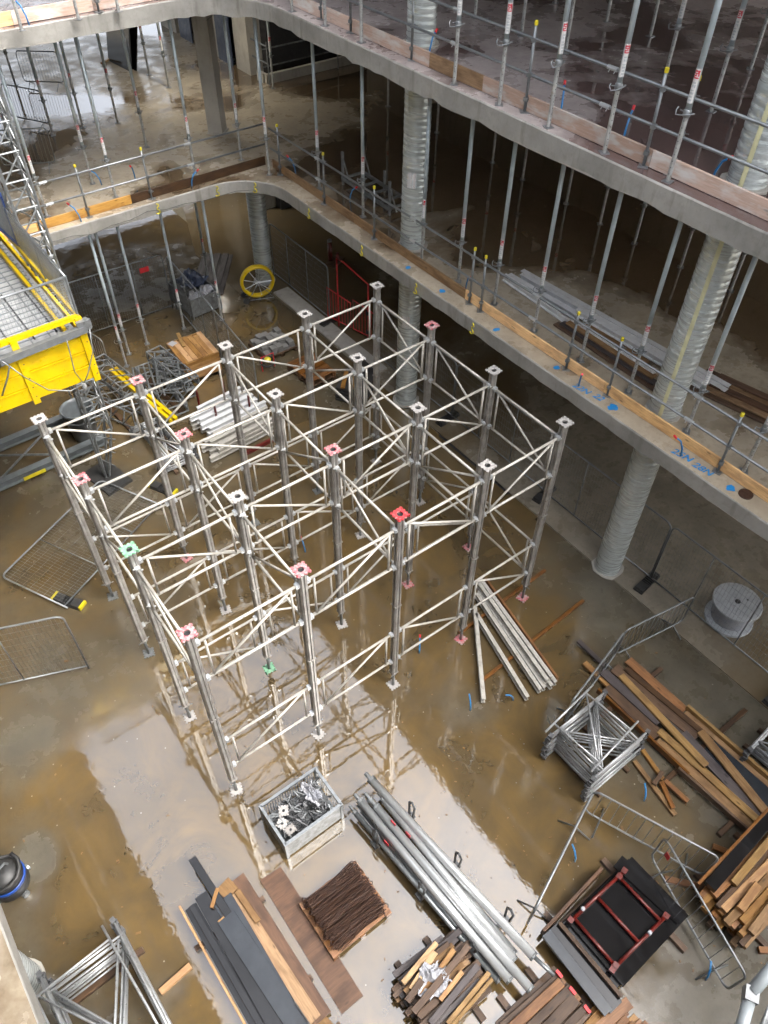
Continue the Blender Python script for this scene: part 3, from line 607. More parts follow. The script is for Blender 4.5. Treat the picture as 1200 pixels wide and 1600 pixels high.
FOOT = ft.mesh('block', RUB); RIM = MB().box((-.352, 0, .07), (0.05, .222, .09)).mesh('yellow_end', YCAP); RIM2 = MB().box((.352, 0, .07), (0.05, .222, .09)).mesh('yellow_end', YCAP)
def foot(x, y, rz, label, yel=False):
    o = thing('fence_foot', label, 'fence foot', (x, y, 0.012 if x > 9.2 else 0.002), rz, 'rubber fence feet'); link('block', FOOT, o)
    if yel: link('yellow_end', RIM, o); link('yellow_end', RIM2, o)
foot(9.72, -6.78, .1, 'black rubber fence foot beside the yellow striped column'); foot(9.84, -3.45, .15, 'black rubber fence foot by the right tower corner'); foot(9.75, .15, .1, 'black rubber fence foot hidden behind the tower legs')
foot(9.6, -10.2, .0, 'black rubber fence foot at the right image edge'); foot(9.75, 5.85, .2, 'black rubber fence foot below the red gate'); foot(9.3, 3.2, 1.5, 'black rubber block lying beside the kerb strip end')
foot(-.82, .4, -1.0, 'black rubber foot with yellow ends under the leaning fence panel', True); foot(2.35, 2.3, -1.1, 'black rubber foot with yellow ends among the left tower legs', True)
def barrier_meshes(w=2.15, h=1.05):
    n = 5; r = .13; pts = [(r - r * math.cos(t), 0, .18 + r - r * math.sin(t)) for t in [PI / 2 * (1 - i / n) for i in range(n + 1)]]
    loop = [(x, 0, z) for x, z in ([(r + (w - 2 * r) * 0, .18)] + [])]
    L = []
    for cx, cz, a0 in ((w - r, .18 + r, -PI / 2), (w - r, h - r, 0), (r, h - r, PI / 2), (r, .18 + r, PI)):
        for i in range(n + 1): t = a0 + PI / 2 * i / n; L.append((cx + r * math.cos(t), 0, cz + r * math.sin(t)))
    fr = MB().path(L, 0.019, 8, closed=True).mesh('frame', GALV, True)
    bar = MB().tube((0, 0, .18), (0, 0, h), 0.007, 6).mesh('bar', GALV, True)
    lg = MB().path([(0, -.3, 0.01), (0, -.02, .16), (0, 0, .2), (0, .02, .16), (0, .3, .01)], 0.015, 6).mesh('foot', GALV, True)
    return fr, bar, lg, w
BM = barrier_meshes()
def barrier(label, a, b, z=0.0, tag_red=False):
    a, b = Vector((*a, z)), Vector((*b, z)); o = thing('crowd_barrier', label, 'barrier', a, math.atan2(b.y - a.y, b.x - a.x), 'steel crowd barriers')
    o.scale = ((b - a).length / BM[3], 1, 1); link('frame', BM[0], o)
    for i in range(1, 14): link('bar', BM[1], o, (BM[3] * i / 14, 0, 0))
    for x in (.3, BM[3] - .3): link('foot', BM[2], o, (x, 0, 0))
    if tag_red: MB().box((.22, -.02, .8), (.1, .006, .16)).build('red_tag', M_SIGN, o)
barrier('crowd barrier seen edge on between the puddle and the black panels', (2.6, -10.22), (4.68, -9.5))
barrier('crowd barrier reaching from the frame stack towards the timber stack', (4.72, -9.5), (5.5, -11.45))
barrier('crowd barrier with a small red tag beside the red frame', (5.05, -10.72), (4.42, -12.72), 0, True)
barrier('crowd barrier standing over the upper end of the long planks', (5.66, -8.1), (7.6, -7.66))
barrier('crowd barrier between the long planks and the fence', (7.64, -7.66), (9.42, -7.95))
def chapter_gate():
    g = thing('red_gate', 'red steel gate frame with mesh infill behind the tower', 'gate', (9.87, 5.5, 0.012), math.atan2(-1.3, .3))
    MB().path([(0, 0, .05), (0, 0, 2.3), (.25, 0, 2.3), (1.2, 0, 1.95), (1.2, 0, .05)], 0.024, 8).build('arch', REDP, g, True)
    for x in (-.5, .55):
        q = MB().path([(x, .06, .15), (x, .06, 1.15), (x + .95, .06, 1.0), (x + .95, .06, .15)], 0.02, 8, closed=True); q.build('barrier_frame', REDP, g, True)
        for i in range(1, 8): MB().tube((x + .95 * i / 8, .06, .15), (x + .95 * i / 8, .06, 1.08), 0.007, 5).build('bar', REDP, g)
    MB().path([(1.5, .06, .2), (1.75, -.3, .02)], .018, 6).build('foot', REDP, g); MB().path([(-.4, .06, .2), (-.5, -.35, .02)], .018, 6).build('foot', REDP, g)
    for z in (.35, 1.0): MB().box((1.18, 0, z), (.1, .08, .12)).build('hinge', RUB, g)
chapter_gate()

# ------------------------------------------------------------------ yard: bottom centre and left
st = thing('steel_stillage', 'galvanised steel stillage full of small scaffold fittings in the puddle', 'stillage', (.12, -6.97, 0))
W_, D_, H_ = 1.13, .8, .6
for x, y in ((0, 0), (W_, 0), (W_, D_), (0, D_)): MB().box((x, y, H_ / 2 + .01), (.05, .05, H_)).build('corner_post', GALV, st)
MB().box((W_ / 2, D_ / 2, .1), (W_ - .05, D_ - .05, .02)).build('floor', GALVD, st)
MB().box((W_ / 2, 0, .31), (W_ - .05, .02, .52)).build('side', GALVD, st); MB().box((0, D_ / 2, .31), (.02, D_ - .05, .52)).build('side', GALVD, st)
for yy, nn, ax in ((D_, 22, 0), (W_, 15, 1)):
    q = MB()
    for i in range(nn):
        t = (i + .5) / nn
        q.box((W_ * t, D_, .34), (.012, .012, .46)) if ax == 0 else q.box((W_, D_ * t, .34), (.012, .012, .46))
    stuff(q.build('bar_side', GALV, st))
for a, b in (((0, 0), (W_, 0)), ((W_, 0), (W_, D_)), ((W_, D_), (0, D_)), ((0, D_), (0, 0))): MB().bar((*a, H_), (*b, H_), .05, .045).build('top_rail', GALV, st)
rn = random.Random(5); q = MB()
for i in range(95):
    x, y, z = rn.uniform(.1, W_ - .1), rn.uniform(.1, D_ - .1), rn.uniform(.25, .42); a = rn.uniform(0, PI); l = rn.uniform(.05, .16)
    q.tube((x - l * math.cos(a), y - l * math.sin(a), z + rn.uniform(-.04, .04)), (x + l * math.cos(a), y + l * math.sin(a), z + rn.uniform(-.04, .06)), rn.uniform(.012, .026), 6)
    if i % 3 == 0: q.box((x, y, z), (.09, .07, .05), a, .4)
stf = stuff(q.build('scaffold_fittings', DARKST)); stf.location = (.12, -6.97, 0); tag(stf, 'loose dark scaffold couplers and tube ends heaped inside the stillage', 'fittings')
q = MB()
for i in range(30):
    x, y, z = rn.uniform(.1, W_ - .1), rn.uniform(.1, D_ - .1), rn.uniform(.4, .46); a = rn.uniform(0, PI); l = rn.uniform(.05, .13)
    q.tube((x - l * math.cos(a), y - l * math.sin(a), z), (x + l * math.cos(a), y + l * math.sin(a), z + rn.uniform(-.03, .05)), .016, 6)
stf = stuff(q.build('bright_fittings', GALVD)); stf.location = (.12, -6.97, 0); tag(stf, 'bright zinc tube ends lying on top of the fittings in the stillage', 'fittings')
for i, (x, y, l) in enumerate(((.22, .2, 'white flower shaped base plate nearest the stillage corner'), (.3, .55, 'white flower shaped base plate at the far side inside the stillage'), (.16, .38, 'small white base plate half under the others inside the stillage'))):
    o = tag(link('base_plate', BP['w'], None, (.12 + x, -6.97 + y, .47), (rn.uniform(-.3, .3), rn.uniform(-.3, .3), i)), l, 'base plate'); o.scale = (.8, .8, 1)
def crumple(name, label, loc, s, mat, seed, hgt=.12, n=14, cat='plastic sheet'):
    r = random.Random(seed); q = MB(); vs = []
    for i in range(n + 1):
        for j in range(n + 1):
            u, v = i / n - .5, j / n - .5; k = .5 + .5 * r.random()
            vs.append((u * s[0] * (1 + .25 * math.sin(9 * v + seed)) + r.uniform(-.02, .02), v * s[1] * (1 + .25 * math.sin(8 * u + seed)) + r.uniform(-.02, .02), hgt * r.random() * (1.1 - 1.6 * max(abs(u), abs(v))) + hgt * .5 * math.sin(7 * u + 3 * v)))
    q.add(vs, [(i * (n + 1) + j, (i + 1) * (n + 1) + j, (i + 1) * (n + 1) + j + 1, i * (n + 1) + j + 1) for i in range(n) for j in range(n)])
    b = [x for x in range(len(q.v))]; N = len(q.v); q.v += [(x, y, z - .004) for x, y, z in q.v[:N]]; q.f += [tuple(reversed([N + i for i in f])) for f in list(q.f)]; q.mi += [0] * (len(q.f) - len(q.mi))
    o = q.build(name, mat); o.location = loc; return tag(o, label, cat)
crumple('plastic_bag', 'crumpled white bag lying on the fittings in the stillage', (.12 + .85, -6.97 + .5, .5), (.22, .42), WHITEP, 3)
# tube bundle in its rack
tb = thing('tube_bundle', 'bundle of long bright galvanised tubes lying in a rack in the puddle', 'tube bundle', (1.8, -8.8, 0))
for a, b, z, r in (((1.95, -6.9), (2.29, -10.63), .5, .075), ((1.58, -7.08), (1.78, -10.64), .46, .07), ((1.74, -7.34), (1.95, -10.91), .47, .072), ((1.93, -7.29), (2.03, -10.48), .44, .068), ((1.42, -7.14), (1.67, -10.53), .32, .045), ((1.55, -7.2), (1.72, -10.5), .28, .05), ((1.78, -7.1), (1.9, -10.6), .26, .06), ((2.02, -7.2), (2.14, -10.4), .27, .06)):
    q = MB(); A, B = Vector((a[0] - 1.8, a[1] + 8.8, z)), Vector((b[0] - 1.8, b[1] + 8.8, z - .02)); q.tube(A, B, r, 16, caps=True); d = (B - A).normalized()
    t = q.build('tube', CHROME if r > .055 else GALV, tb, True); e = MB(); e.tube(A - d * .03, A + d * .02, r * 1.08, 12); e.tube(B - d * .02, B + d * .015, r * 1.08, 12); e.tube(A - d * .16, A, r * .5, 10); e.build('end_fitting', GALVD, t)
MB().tube((2.29 - 1.8, -10.63 + 8.8, .48), (2.36 - 1.8, -11.0 + 8.8, .47), .032, 10).build('inner_tube', GALV, tb, True)
for y in (-7.7, -8.82, -9.95):
    dx = (y + 7.7) * -.085; q = MB(); q.bar((-.36 + dx, y + 8.8, .13), (.42 + dx, y + 8.8, .13), .07, .06)
    for s in (-.36, .42):
        q.path([(s + dx - .0, y + 8.84, .1), (s + dx, y + 8.86, .58), (s + dx, y + 8.8, .66), (s + dx, y + 8.72, .58), (s + dx, y + 8.74, .1)], .022, 6); q.box((s + dx, y + 8.8, .05), (.12, .14, .1))
    q.build('rack_bracket', DARKST, tb)
for x, y in ((1.52, -7.9), (1.78, -7.75), (1.86, -8.05)):
    MB().box((x - 1.8, y + 8.8, .56 - .16 * (x < 1.6)), (.012, .11, .1), .1).build('red_band', M_SIGN, tb)
# rebar on its pallet
def pallet_parts(parent, l, w, mat, z=0.0, boards=7, name='slat'):
    for i in range(boards): plank(parent, (-l / 2, -w / 2 + w * (i + .5) / boards, z + .13), (l / 2, -w / 2 + w * (i + .5) / boards, z + .13), w / boards * .82, .022, mat, name)
    for x in (-l / 2 + .05, 0, l / 2 - .05):
        plank(parent, (x, -w / 2, z + .105), (x, w / 2, z + .105), .1, .022, mat, 'stringer')
        for y in (-w / 2 + .06, 0, w / 2 - .06): MB().box((x, y, z + .048), (.1, .12, .09)).build('block', mat, parent)
rb = thing('timber_pallet', 'timber pallet under the rusty bundle of bent bars', 'pallet', (.42, -8.24, 0.004)); pallet_parts(rb, 1.14, 1.02, W_ORG)
q = MB()
for i in range(210):
    x = rn.uniform(-.5, .4); y = rn.uniform(-.44, .44); z = .17 + .30 * rn.random() * (1 - (2 * y) ** 4); l = rn.uniform(.42, .5); a = rn.uniform(-.12, .16)
    cx = rn.uniform(-.05, .05); c, s = math.cos(a), math.sin(a)
    pts = [(cx - l * c, y - l * s, z), (cx + l * c, y + l * s, z + rn.uniform(-.03, .03))]
    if i % 3 == 0: pts = [(pts[0][0] + .02, pts[0][1] + .06, z - .02), (pts[0][0] - .02, pts[0][1] + .03, z)] + pts + [(pts[-1][0] + .03, pts[-1][1] - .03, z), (pts[-1][0], pts[-1][1] - .07, z - .02)]
    q.path(pts, .0085, 5)
o = stuff(q.build('bent_bars', RUST)); o.location = (.42, -8.24, 0); tag(o, 'heap of dark rusty bent reinforcement bars on a pallet', 'rebar')
pb = MB().prism([(-.2, -1.2), (.2, -1.2), (.2, .95), (.19, 1.17), (-.2, 1.2)], 0, .02).build('plywood_sheet', W_PLY); pb.location = (-.26, -8.2, .006); pb.rotation_euler = (0, 0, 0)
tag(pb, 'long narrow red brown plywood board flat in the puddle left of the rebar', 'board')
# black panel stack
bs = thing('formwork_panel_stack', 'stack of black and blue grey formwork boards on timber bearers at bottom left', 'panel stack', (-1.2, -7.8, 0))
def at(o, x, y, z): return (x - o.location.x, y - o.location.y, z)
def B(o, a, b, w, t, z, mat, name='board', dz=0): return plank(o, at(o, *a, z), at(o, *b, z + dz), w, t, mat, name)
for y in (-7.3, -8.72, -9.5): B(bs, (-1.82, y), (-.55, y), .09, .09, .05, W_OLD, 'bearer')
B(bs, (-1.72, -6.67), (-1.68, -9.6), .035, .25, .23, W_NEW); B(bs, (-1.58, -6.72), (-1.54, -9.6), .2, .06, .13, BLACKF); B(bs, (-1.36, -6.7), (-1.34, -9.7), .22, .16, .2, BLACKF)
B(bs, (-.78, -6.78), (-.73, -9.3), .3, .025, .14, W_PLY); B(bs, (-.95, -6.8), (-.84, -9.25), .22, .03, .18, W_OSB); B(bs, (-.86, -9.2), (-.78, -9.6), .34, .03, .1, W_OSB)
B(bs, (-1.21, -6.12), (-1.15, -7.35), .13, .05, .31, BLACKF); B(bs, (-1.2, -7.25), (-1.06, -9.6), .3, .028, .325, BLUEG); B(bs, (-1.03, -6.97), (-1.02, -9.5), .15, .028, .28, BLUEG)
B(bs, (-1.56, -6.76), (-1.5, -9.5), .1, .03, .29, BLACKF); B(bs, (-1.22, -6.95), (-1.2, -7.3), .12, .03, .28, BLUEG); B(bs, (-1.32, -7.0), (-1.1, -6.8), .06, .05, .33, W_NEW); B(bs, (-1.0, -6.75), (-.95, -7.0), .26, .03, .25, W_OSB); B(bs, (-.86, -7.0), (-.82, -7.6), .1, .03, .23, W_OSB); B(bs, (-1.28, -7.22), (-1.26, -7.5), .12, .08, .27, W_NEW)
B(bs, (-.96, -8.9), (-.92, -9.5), .02, .1, .36, DARKST, 'steel_angle')
# stacked frames
def stack_frame_mesh(w, d):
    q = MB(); r = .0195
    for y in (0, d): q.tube((-.12, y, 0), (w + .12, y, 0), r, 8)
    for x in (.12, w - .12): q.tube((x, 0, 0), (x, d, 0), r * .9, 8)
    q.tube((.15, .05, 0), (w - .15, d - .05, 0.01), r * .85, 8)
    return q.mesh('frame', FRAME2, True), MB().box((0, 0, 0), (.085, .075, .045)).mesh('claw', DARKST)
def frame_stack(label, loc, rz, w, d, n, dz, top=None, dark=False):
    o = thing('frame_stack', label, 'frame stack', loc, rz, 'stacks of shoring frames'); me, cl = stack_frame_mesh(w, d); r = random.Random(n)
    for x in (.2, w - .2): plank(o, (x, -.15, .04), (x, d + .15, .04), .09, .08, W_OLD, 'bearer')
    for i in range(n):
        f = link('frame', me, o, (r.uniform(-.03, .03), r.uniform(-.03, .03), .11 + dz * i), (0, 0, r.uniform(-.015, .015)))
        if i % 2: f.rotation_euler = (PI, 0, f.rotation_euler.z); f.location.y += d
        for x in (-.14, w + .14):
            for y in (0, d): link('claw', cl, f, (x, y, 0), (0, 0, r.uniform(-.3, .3)))
    if top: link('frame', me, o, (top[0], top[1], .11 + dz * n), (0, 0, top[2]))
    return o
frame_stack('tall stack of bright shoring frames beside the crowd barriers', (5.02, -9.32, 0), 0.0, 1.16, 1.0, 15, .062, (.02, .1, .1))
frame_stack('stack of bright shoring frames at the bottom left corner', (-2.55, -8.85, 0), math.radians(92), 2.25, 1.15, 14, .06, (.05, .06, .03))
frame_stack('low stack of shoring frames at the right image edge beside the planks', (8.02, -11.75, 0), .05, .9, 1.15, 8, .06)
frame_stack('flat stack of shoring frames under the left tower legs', (2.68, 2.75, 0), .0, .72, 1.6, 7, .06)
ln = tag(plank(None, (-2.52, -7.5, .05), (-1.98, -7.45, .05), .1, .075, W_NEW, 'loose_timber'), 'short loose orange timber offcut between frame stack and puddle', 'timber')
# timber pile with plastic
def timber_pile(label, x0, x1, y0, y1, layers, mats, seed, w=.1, t=.06, jag=.12, short=.0, bearers=(), along='x', z0=.09, rz=0.0):
    r = random.Random(seed); o = thing('timber_stack', label, 'timber stack', ((x0 + x1) / 2, (y0 + y1) / 2, 0), rz); hx, hy = (x1 - x0) / 2, (y1 - y0) / 2
    for i, bx in enumerate(bearers): plank(o, (bx - (x0 + x1) / 2, -hy - .22, .045), (bx - (x0 + x1) / 2, hy + .2, .045), .1, .085, W_OLD, 'bearer')
    z = z0
    for L in range(layers):
        shr = .86 ** max(0, L - layers + 3) if layers > 2 else 1; y = -hy * shr
        while y < hy * shr - w * .4:
            ww = w * r.uniform(.75, 1.25); a = -hx + r.uniform(-jag, jag); b = hx + r.uniform(-jag, jag)
            if r.random() < short:
                if r.random() < .5: a += r.uniform(.2, .6) * hx
                else: b -= r.uniform(.2, .6) * hx
            sk = r.uniform(-.03, .03)
            plank(o, (a, y + ww / 2 - sk, z + t / 2), (b, y + ww / 2 + sk, z + t / 2), ww * .95, t * r.uniform(.85, 1.0), r.choice(mats)); y += ww * 1.02
        z += t + .003
    return o, z
o, zt = timber_pile('pile of short mixed timber offcuts with plastic on top at bottom centre', .42, 1.5, -10.55, -9.55, 6, [W_OLD, W_OLD, W_OLD, W_GREY, W_OSB], 3, .095, .062, .16, .45, (.62, 1.2))
for a, b, w, mt, dz in (((-.5, .35), (.25, .46), .08, W_PALE, 0), ((-.45, .2), (.15, .38), .1, W_PALE, .0), ((-.4, .05), (.4, .22), .085, W_NEW, .02), ((-.62, -.05), (.6, .12), .1, W_OLD, .1), ((-.5, -.3), (.55, -.16), .1, W_GREY, .03), ((-.3, -.45), (.62, -.33), .07, W_PALE, .02), ((-.35, -.52), (.6, -.42), .055, W_PALE, .03), ((-.2, -.16), (.3, -.08), .07, W_NEW, .04), ((-.6, .12), (-.25, .2), .1, W_OLD, .03)):
    plank(o, (*a, zt + .03 + dz), (*b, zt + .03 + dz), w, .055, mt)
crumple('plastic_sheet', 'crumpled white plastic caught in the pile of timber offcuts', (.84, -9.96, zt + .075), (.5, .42), WHITEP, 8, .1)
o, z = timber_pile('pack of wet brown boards at the bottom edge of the picture', 1.35, 2.5, -11.75, -10.85, 4, [W_OLD, W_ORG, W_ORG], 11, .16, .045, .06, .0, (1.6, 2.2))
for y in (-.3, .0, .28): MB().box((.56, y, z + .01), (.05, .12, .05)).build('red_white_tape', REDP, o)
o, z = timber_pile('orange boards lying by the black panels at the bottom edge', 2.35, 3.0, -12.5, -11.62, 3, [W_NEW, W_ORG], 14, .14, .045, .1, .0, (2.6,)); 
# black formwork with red frame
bf = thing('formwork_panel_stack', 'glossy black formwork panels lying under a red steel frame', 'panel stack', (3.72, -11.12, 0))
for x in (3.0, 4.4): B(bf, (x, -12.0), (x, -10.25), .1, .1, .05, W_OLD, 'bearer')
B(bf, (2.72, -10.45), (4.2, -10.36), .06, .2, .2, W_PLY)
for i, (a, b, w, z, mt) in enumerate((((2.95, -11.05), (4.68, -11.05), 1.1, .14, W_PLY), ((2.96, -11.1), (4.7, -11.08), 1.12, .2, BLACKF), ((2.94, -11.12), (4.66, -11.1), 1.14, .26, BLACKF), ((3.12, -11.15), (4.72, -11.12), 1.16, .32, BLACKF))): B(bf, a, b, w, .055, z, mt, 'panel')
B(bf, (2.86, -10.5), (2.84, -11.85), .26, .05, .3, BLACKF, 'panel'); B(bf, (2.72, -10.5), (2.69, -11.82), .18, .07, .33, BLUEG, 'panel'); B(bf, (2.98, -10.52), (2.99, -11.8), .07, .09, .36, W_OLD); B(bf, (4.45, -10.45), (4.6, -11.65), .26, .03, .37, BLACKF, 'panel')
rf = thing('red_steel_frame', 'red painted steel frame with clamps lying on the black panels', 'frame', (3.75, -11.05, .36), -.02)  # flat steel frame of tubes and clamps
for a, b in (((-.62, .42), (.64, .44)), ((-.6, -.44), (.66, -.42)), ((-.55, .4), (-.52, -.42)), ((.5, .42), (.54, -.42)), ((-.02, .42), (.02, -.42))): MB().tube((*a, .05), (*b, .05), .03, 10).build('tube', REDST, rf, True)
for x, y in ((-.62, .43), (.64, .44), (-.6, -.44), (.66, -.42), (.5, .43), (-.52, -.43)): MB().box((x, y, .055), (.09, .09, .07), .2).build('clamp', REDST, rf)
for x, y in ((-.35, .43), (.25, -.43)): MB().lathe([(.035, .0), (.035, .09), (.02, .1)], 10, (x, y, .02)).build('white_cap', WHITEP, rf)
# timber stack on the right
o, z = timber_pile('tall stack of square timber baulks at the right edge behind barriers', 5.1, 7.0, -12.55, -11.55, 5, [W_OLD, W_OSB, W_NEW, W_ORG], 21, .12, .1, .14, .2, (5.5, 6.6))
for a, b, w, t, mt, dz in (((-.85, .42), (1.1, .5), .2, .1, BLACKF, 0), ((-.5, .22), (1.1, .3), .12, .08, W_PALE, .0), ((-.75, -.08), (-.2, -.03), .13, .1, W_NEW, 0), ((-.9, -.38), (.3, -.3), .12, .09, W_OSB, 0), ((-.98, .56), (1.1, .6), .05, .22, W_ORG, -.05)): plank(o, (*a, z + .05 + dz), (*b, z + .05 + dz), w, t, mt)
for a, b in (((5.0, -11.1), (5.45, -11.6)), ((6.1, -11.25), (6.3, -11.6)), ((5.35, -12.7), (5.6, -12.9))): plank(o, at(o, *a, .05), at(o, *b, .05), .1, .08, W_ORG, 'bearer')
# long planks
lp = thing('plank_pile', 'loose pile of long pale and brown planks on the right of the yard', 'plank pile', (7.2, -9.6, 0))
for y in (-8.4, -10.0, -11.2): B(lp, (6.35, y), (8.2 + (y == -10.0) * .6, y - .02), .09, .09, .045, W_OLD, 'bearer')
for a, b, w, t, z, mt in (((7.77, -7.89), (7.77, -9.32), .2, .05, .12, W_ORG), ((7.84, -9.3), (7.9, -11.8), .07, .16, .17, W_PALE), ((7.76, -9.35), (7.8, -11.6), .1, .05, .12, W_OSB), ((7.4, -7.84), (7.54, -9.82), .26, .045, .12, W_OLD), ((7.29, -8.08), (7.1, -10.29), .14, .06, .25, W_PALE), ((6.94, -8.06), (6.91, -9.36), .27, .05, .16, W_OLD), ((7.1, -7.78), (7.13, -9.2), .2, .04, .2, W_GREY), ((6.84, -9.4), (6.92, -11.9), .17, .06, .12, W_OSB), ((7.35, -9.6), (7.15, -11.5), .2, .045, .14, W_GREY), ((7.61, -9.79), (7.16, -12.0), .17, .05, .2, W_OSB),
    ((6.72, -8.0), (6.74, -10.2), .05, .15, .165, W_ORG), ((6.68, -10.0), (6.78, -12), .05, .15, .165, W_OLD), ((7.0, -9.3), (7.05, -11.8), .15, .05, .18, W_PALE), ((7.22, -8.3), (7.3, -10.2), .2, .04, .13, W_GREY), ((7.29, -6.95), (7.28, -7.76), .1, .05, .12, W_GREY), ((7.0, -7.4), (7.0, -8.1), .12, .06, .12, W_NEW), ((7.55, -8.0), (7.66, -9.9), .12, .04, .16, W_OLD)):
    B(lp, a, b, w, t, z, mt, 'plank')
B(lp, (7.6, -10.05), (7.62, -12.0), .5, .03, .115, BLUEG, 'panel')
tr = thing('batten_heap', 'small heap of nailed orange timber battens beside the frame stack', 'timber', (6.2, -10.0, 0))
for a, b, w, t, z, mt in (((6.22, -9.4), (6.02, -10.51), .09, .07, .04, W_OSB), ((6.55, -9.2), (6.36, -10.01), .08, .07, .04, W_NEW), ((6.27, -9.97), (6.05, -10.42), .09, .06, .11, W_ORG), ((6.34, -10.0), (6.36, -10.5), .09, .06, .115, W_ORG), ((6.09, -9.93), (6.4, -9.87), .08, .05, .17, W_OLD)): B(tr, a, b, w, t, z, mt, 'batten')
# beams on bearers
bb = thing('beam_bundle', 'bundle of slim aluminium beams lying on thin timbers beside the tower', 'beam bundle', (6.2, -6.0, 0))
for a, b in (((8.14, -5.16), (5.45, -5.28)), ((8.21, -6.27), (5.05, -6.42))): B(bb, a, b, .07, .06, .03, W_ORG, 'bearer')
def beam(o, a, b, z, w=.08, h=.13, mat=FRAME2):
    q = MB(); A, Bv = Vector(at(o, *a, z)), Vector(at(o, *b, z)); up = Vector((0, 0, 1))
    q.bar(A + up * h / 2, Bv + up * h / 2, w, .02); q.bar(A - up * h / 2, Bv - up * h / 2, w, .02); q.bar(A, Bv, .018, h - .021); q.build('beam', mat, o)
for a, b, z in (((6.69, -4.55), (6.16, -7.39), .14), ((6.58, -4.6), (6.04, -7.4), .14), ((6.45, -4.78), (5.9, -7.34), .14), ((6.36, -4.8), (5.8, -7.32), .14), ((6.6, -4.65), (6.1, -7.3), .29), ((6.5, -4.7), (5.98, -7.3), .29), ((6.0, -5.2), (5.48, -7.29), .14), ((6.09, -5.05), (4.75, -6.81), .14)): beam(bb, a, b, z, mat=FRAME)
plank(bb, at(bb, 6.82, -4.6, .12), at(bb, 6.28, -7.34, .12), .05, .12, W_ORG, 'timber')
# cable drum
dr = thing('cable_drum', 'grey cable drum lying flat behind the right fence', 'cable drum', (10.4, -8.46, .012))
for z in (.0, .55): MB().lathe([(.5, z), (.51, z + .01), (.51, z + .05), (.5, z + .06)], 28).build('flange', DRUMG, dr)
q = MB(); prof = [(.36 + .03 * (i % 2), .06 + .03 * i) for i in range(17)]; q.lathe(prof, 24, caps=False); q.build('wrapped_cable', WHITEP, dr, True)
MB().lathe([(.06, .611), (.06, .616)], 14).build('bore', DARK, dr); MB().lathe([(.02, .611), (.02, .616)], 8, (.2, -.1, 0)).build('hole', DARK, dr)
MB().prism([(-.22, -.05), (-.14, -.02), (-.2, .05)], .611, .615).build('arrow_mark', WHITEP, dr)
vc = thing('vacuum_cleaner', 'blue and black wet vacuum at the left edge of the yard', 'vacuum', (-3.78, -4.6, 0), .4); vc.scale = (1.25, 1.25, 1.2)
MB().lathe([(.2, .06), (.24, .1), (.24, .34), (.22, .36)], 20).build('tank', RUB, vc, True); MB().lathe([(.245, .3), (.25, .31), (.25, .36), (.24, .37)], 20).build('band', BLUE, vc, True); MB().lathe([(.235, .37), (.22, .44), (.16, .52), (.05, .56)], 20).build('head', RUB, vc, True)
MB().path([(.24 * math.cos(t * .5), .24 * math.sin(t * .5), .42 + .012 * t) for t in range(14)], .025, 8).build('hose', RUB, vc, True)
for a in range(4): MB().tube((.2 * math.cos(a * 1.57), .2 * math.sin(a * 1.57), .05), (.27 * math.cos(a * 1.57), .27 * math.sin(a * 1.57), .05), .05, 10).build('wheel', GALVD, vc)
MB().path([(-.12, 0, .54), (-.1, 0, .62), (.1, 0, .62), (.12, 0, .54)], .016, 6).build('handle', GALV, vc)
# blue conduit stubs
def stub(x, y, z, d, label, h=.35, cap=True):
    a = random.uniform(0, 6) if d is None else d; c, s = math.cos(a), math.sin(a)
    o = thing('conduit_stub', label, 'conduit', (x, y, z), 0, 'blue conduit stubs'); MB().path([(0, 0, 0), (.02 * c, .02 * s, h * .4), (.09 * c, .09 * s, h * .8), (.2 * c, .2 * s, h)], .016, 7).build('pipe', CONDUIT, o, True)
    if cap: MB().path([(.185 * c, .185 * s, h * .96), (.24 * c, .24 * s, h * 1.09)], .022, 7).build('end_cap', REDP, o, True)
for x, y, d, l in ((4.47, -6.76, 1.1, 'bent blue conduit stub on the bare patch in front of the tower'), (4.49, -5.14, .9, 'blue conduit with red end beside the front tower leg'), (5.3, -7.1, 2.8, 'blue conduit stub at the lower end of the beams'), (4.02, -9.98, 1.3, 'long blue conduit stub beside the edge on barrier'), (5.8, -10.0, 1.0, 'blue conduit stub lying near the batten heap'), (4.35, -12.45, .7, 'blue conduit stub under the tagged crowd barrier'), (4.08, -1.45, 1.4, 'blue conduit stub standing in water inside the tower')):
    stub(x, y, 0, d, l, .3, l.find('red') > 0 or y > -6)
for x, y, z, l in ((3.55, 7.12, Z1, 'blue conduit stub on the back slab edge beside the orange toe board'), (4.75, 8.7, Z1, 'blue conduit stub behind the back rail next to the hooked prop'), (5.6, 8.5, Z1, 'blue conduit stub with red cap in the back floor puddle'), (6.58, 7.2, Z1, 'faded blue conduit stub on the dark back toe board'), (9.2, 6.31, Z1, 'blue conduit stub just inside the curved corner'), (9.45, 4.16, Z1, 'blue conduit stub beside the trolley frames'), (9.1, -.7, Z1, 'blue conduit stub behind the spiral column'), (8.62, -4.5, Z1, 'blue conduit stub by the painted marks nearest the tower corner'), (8.62, -6.9, Z1, 'blue conduit stub by the painted marks at far right'),
    (3.6, 6.95, Z2, 'blue conduit stub with red cap on the second floor at top left'), (8.95, .75, Z2, 'blue conduit stub at the foot of the upper column'), (9.0, -2.6, Z2, 'blue conduit stub behind the upper toe board, left one'), (9.05, -3.9, Z2, 'blue conduit stub behind the upper toe board, right one'), (9.0, -5.6, Z2, 'blue conduit stub beside the striped upper column')): stub(x, y, z, None, l, .42)
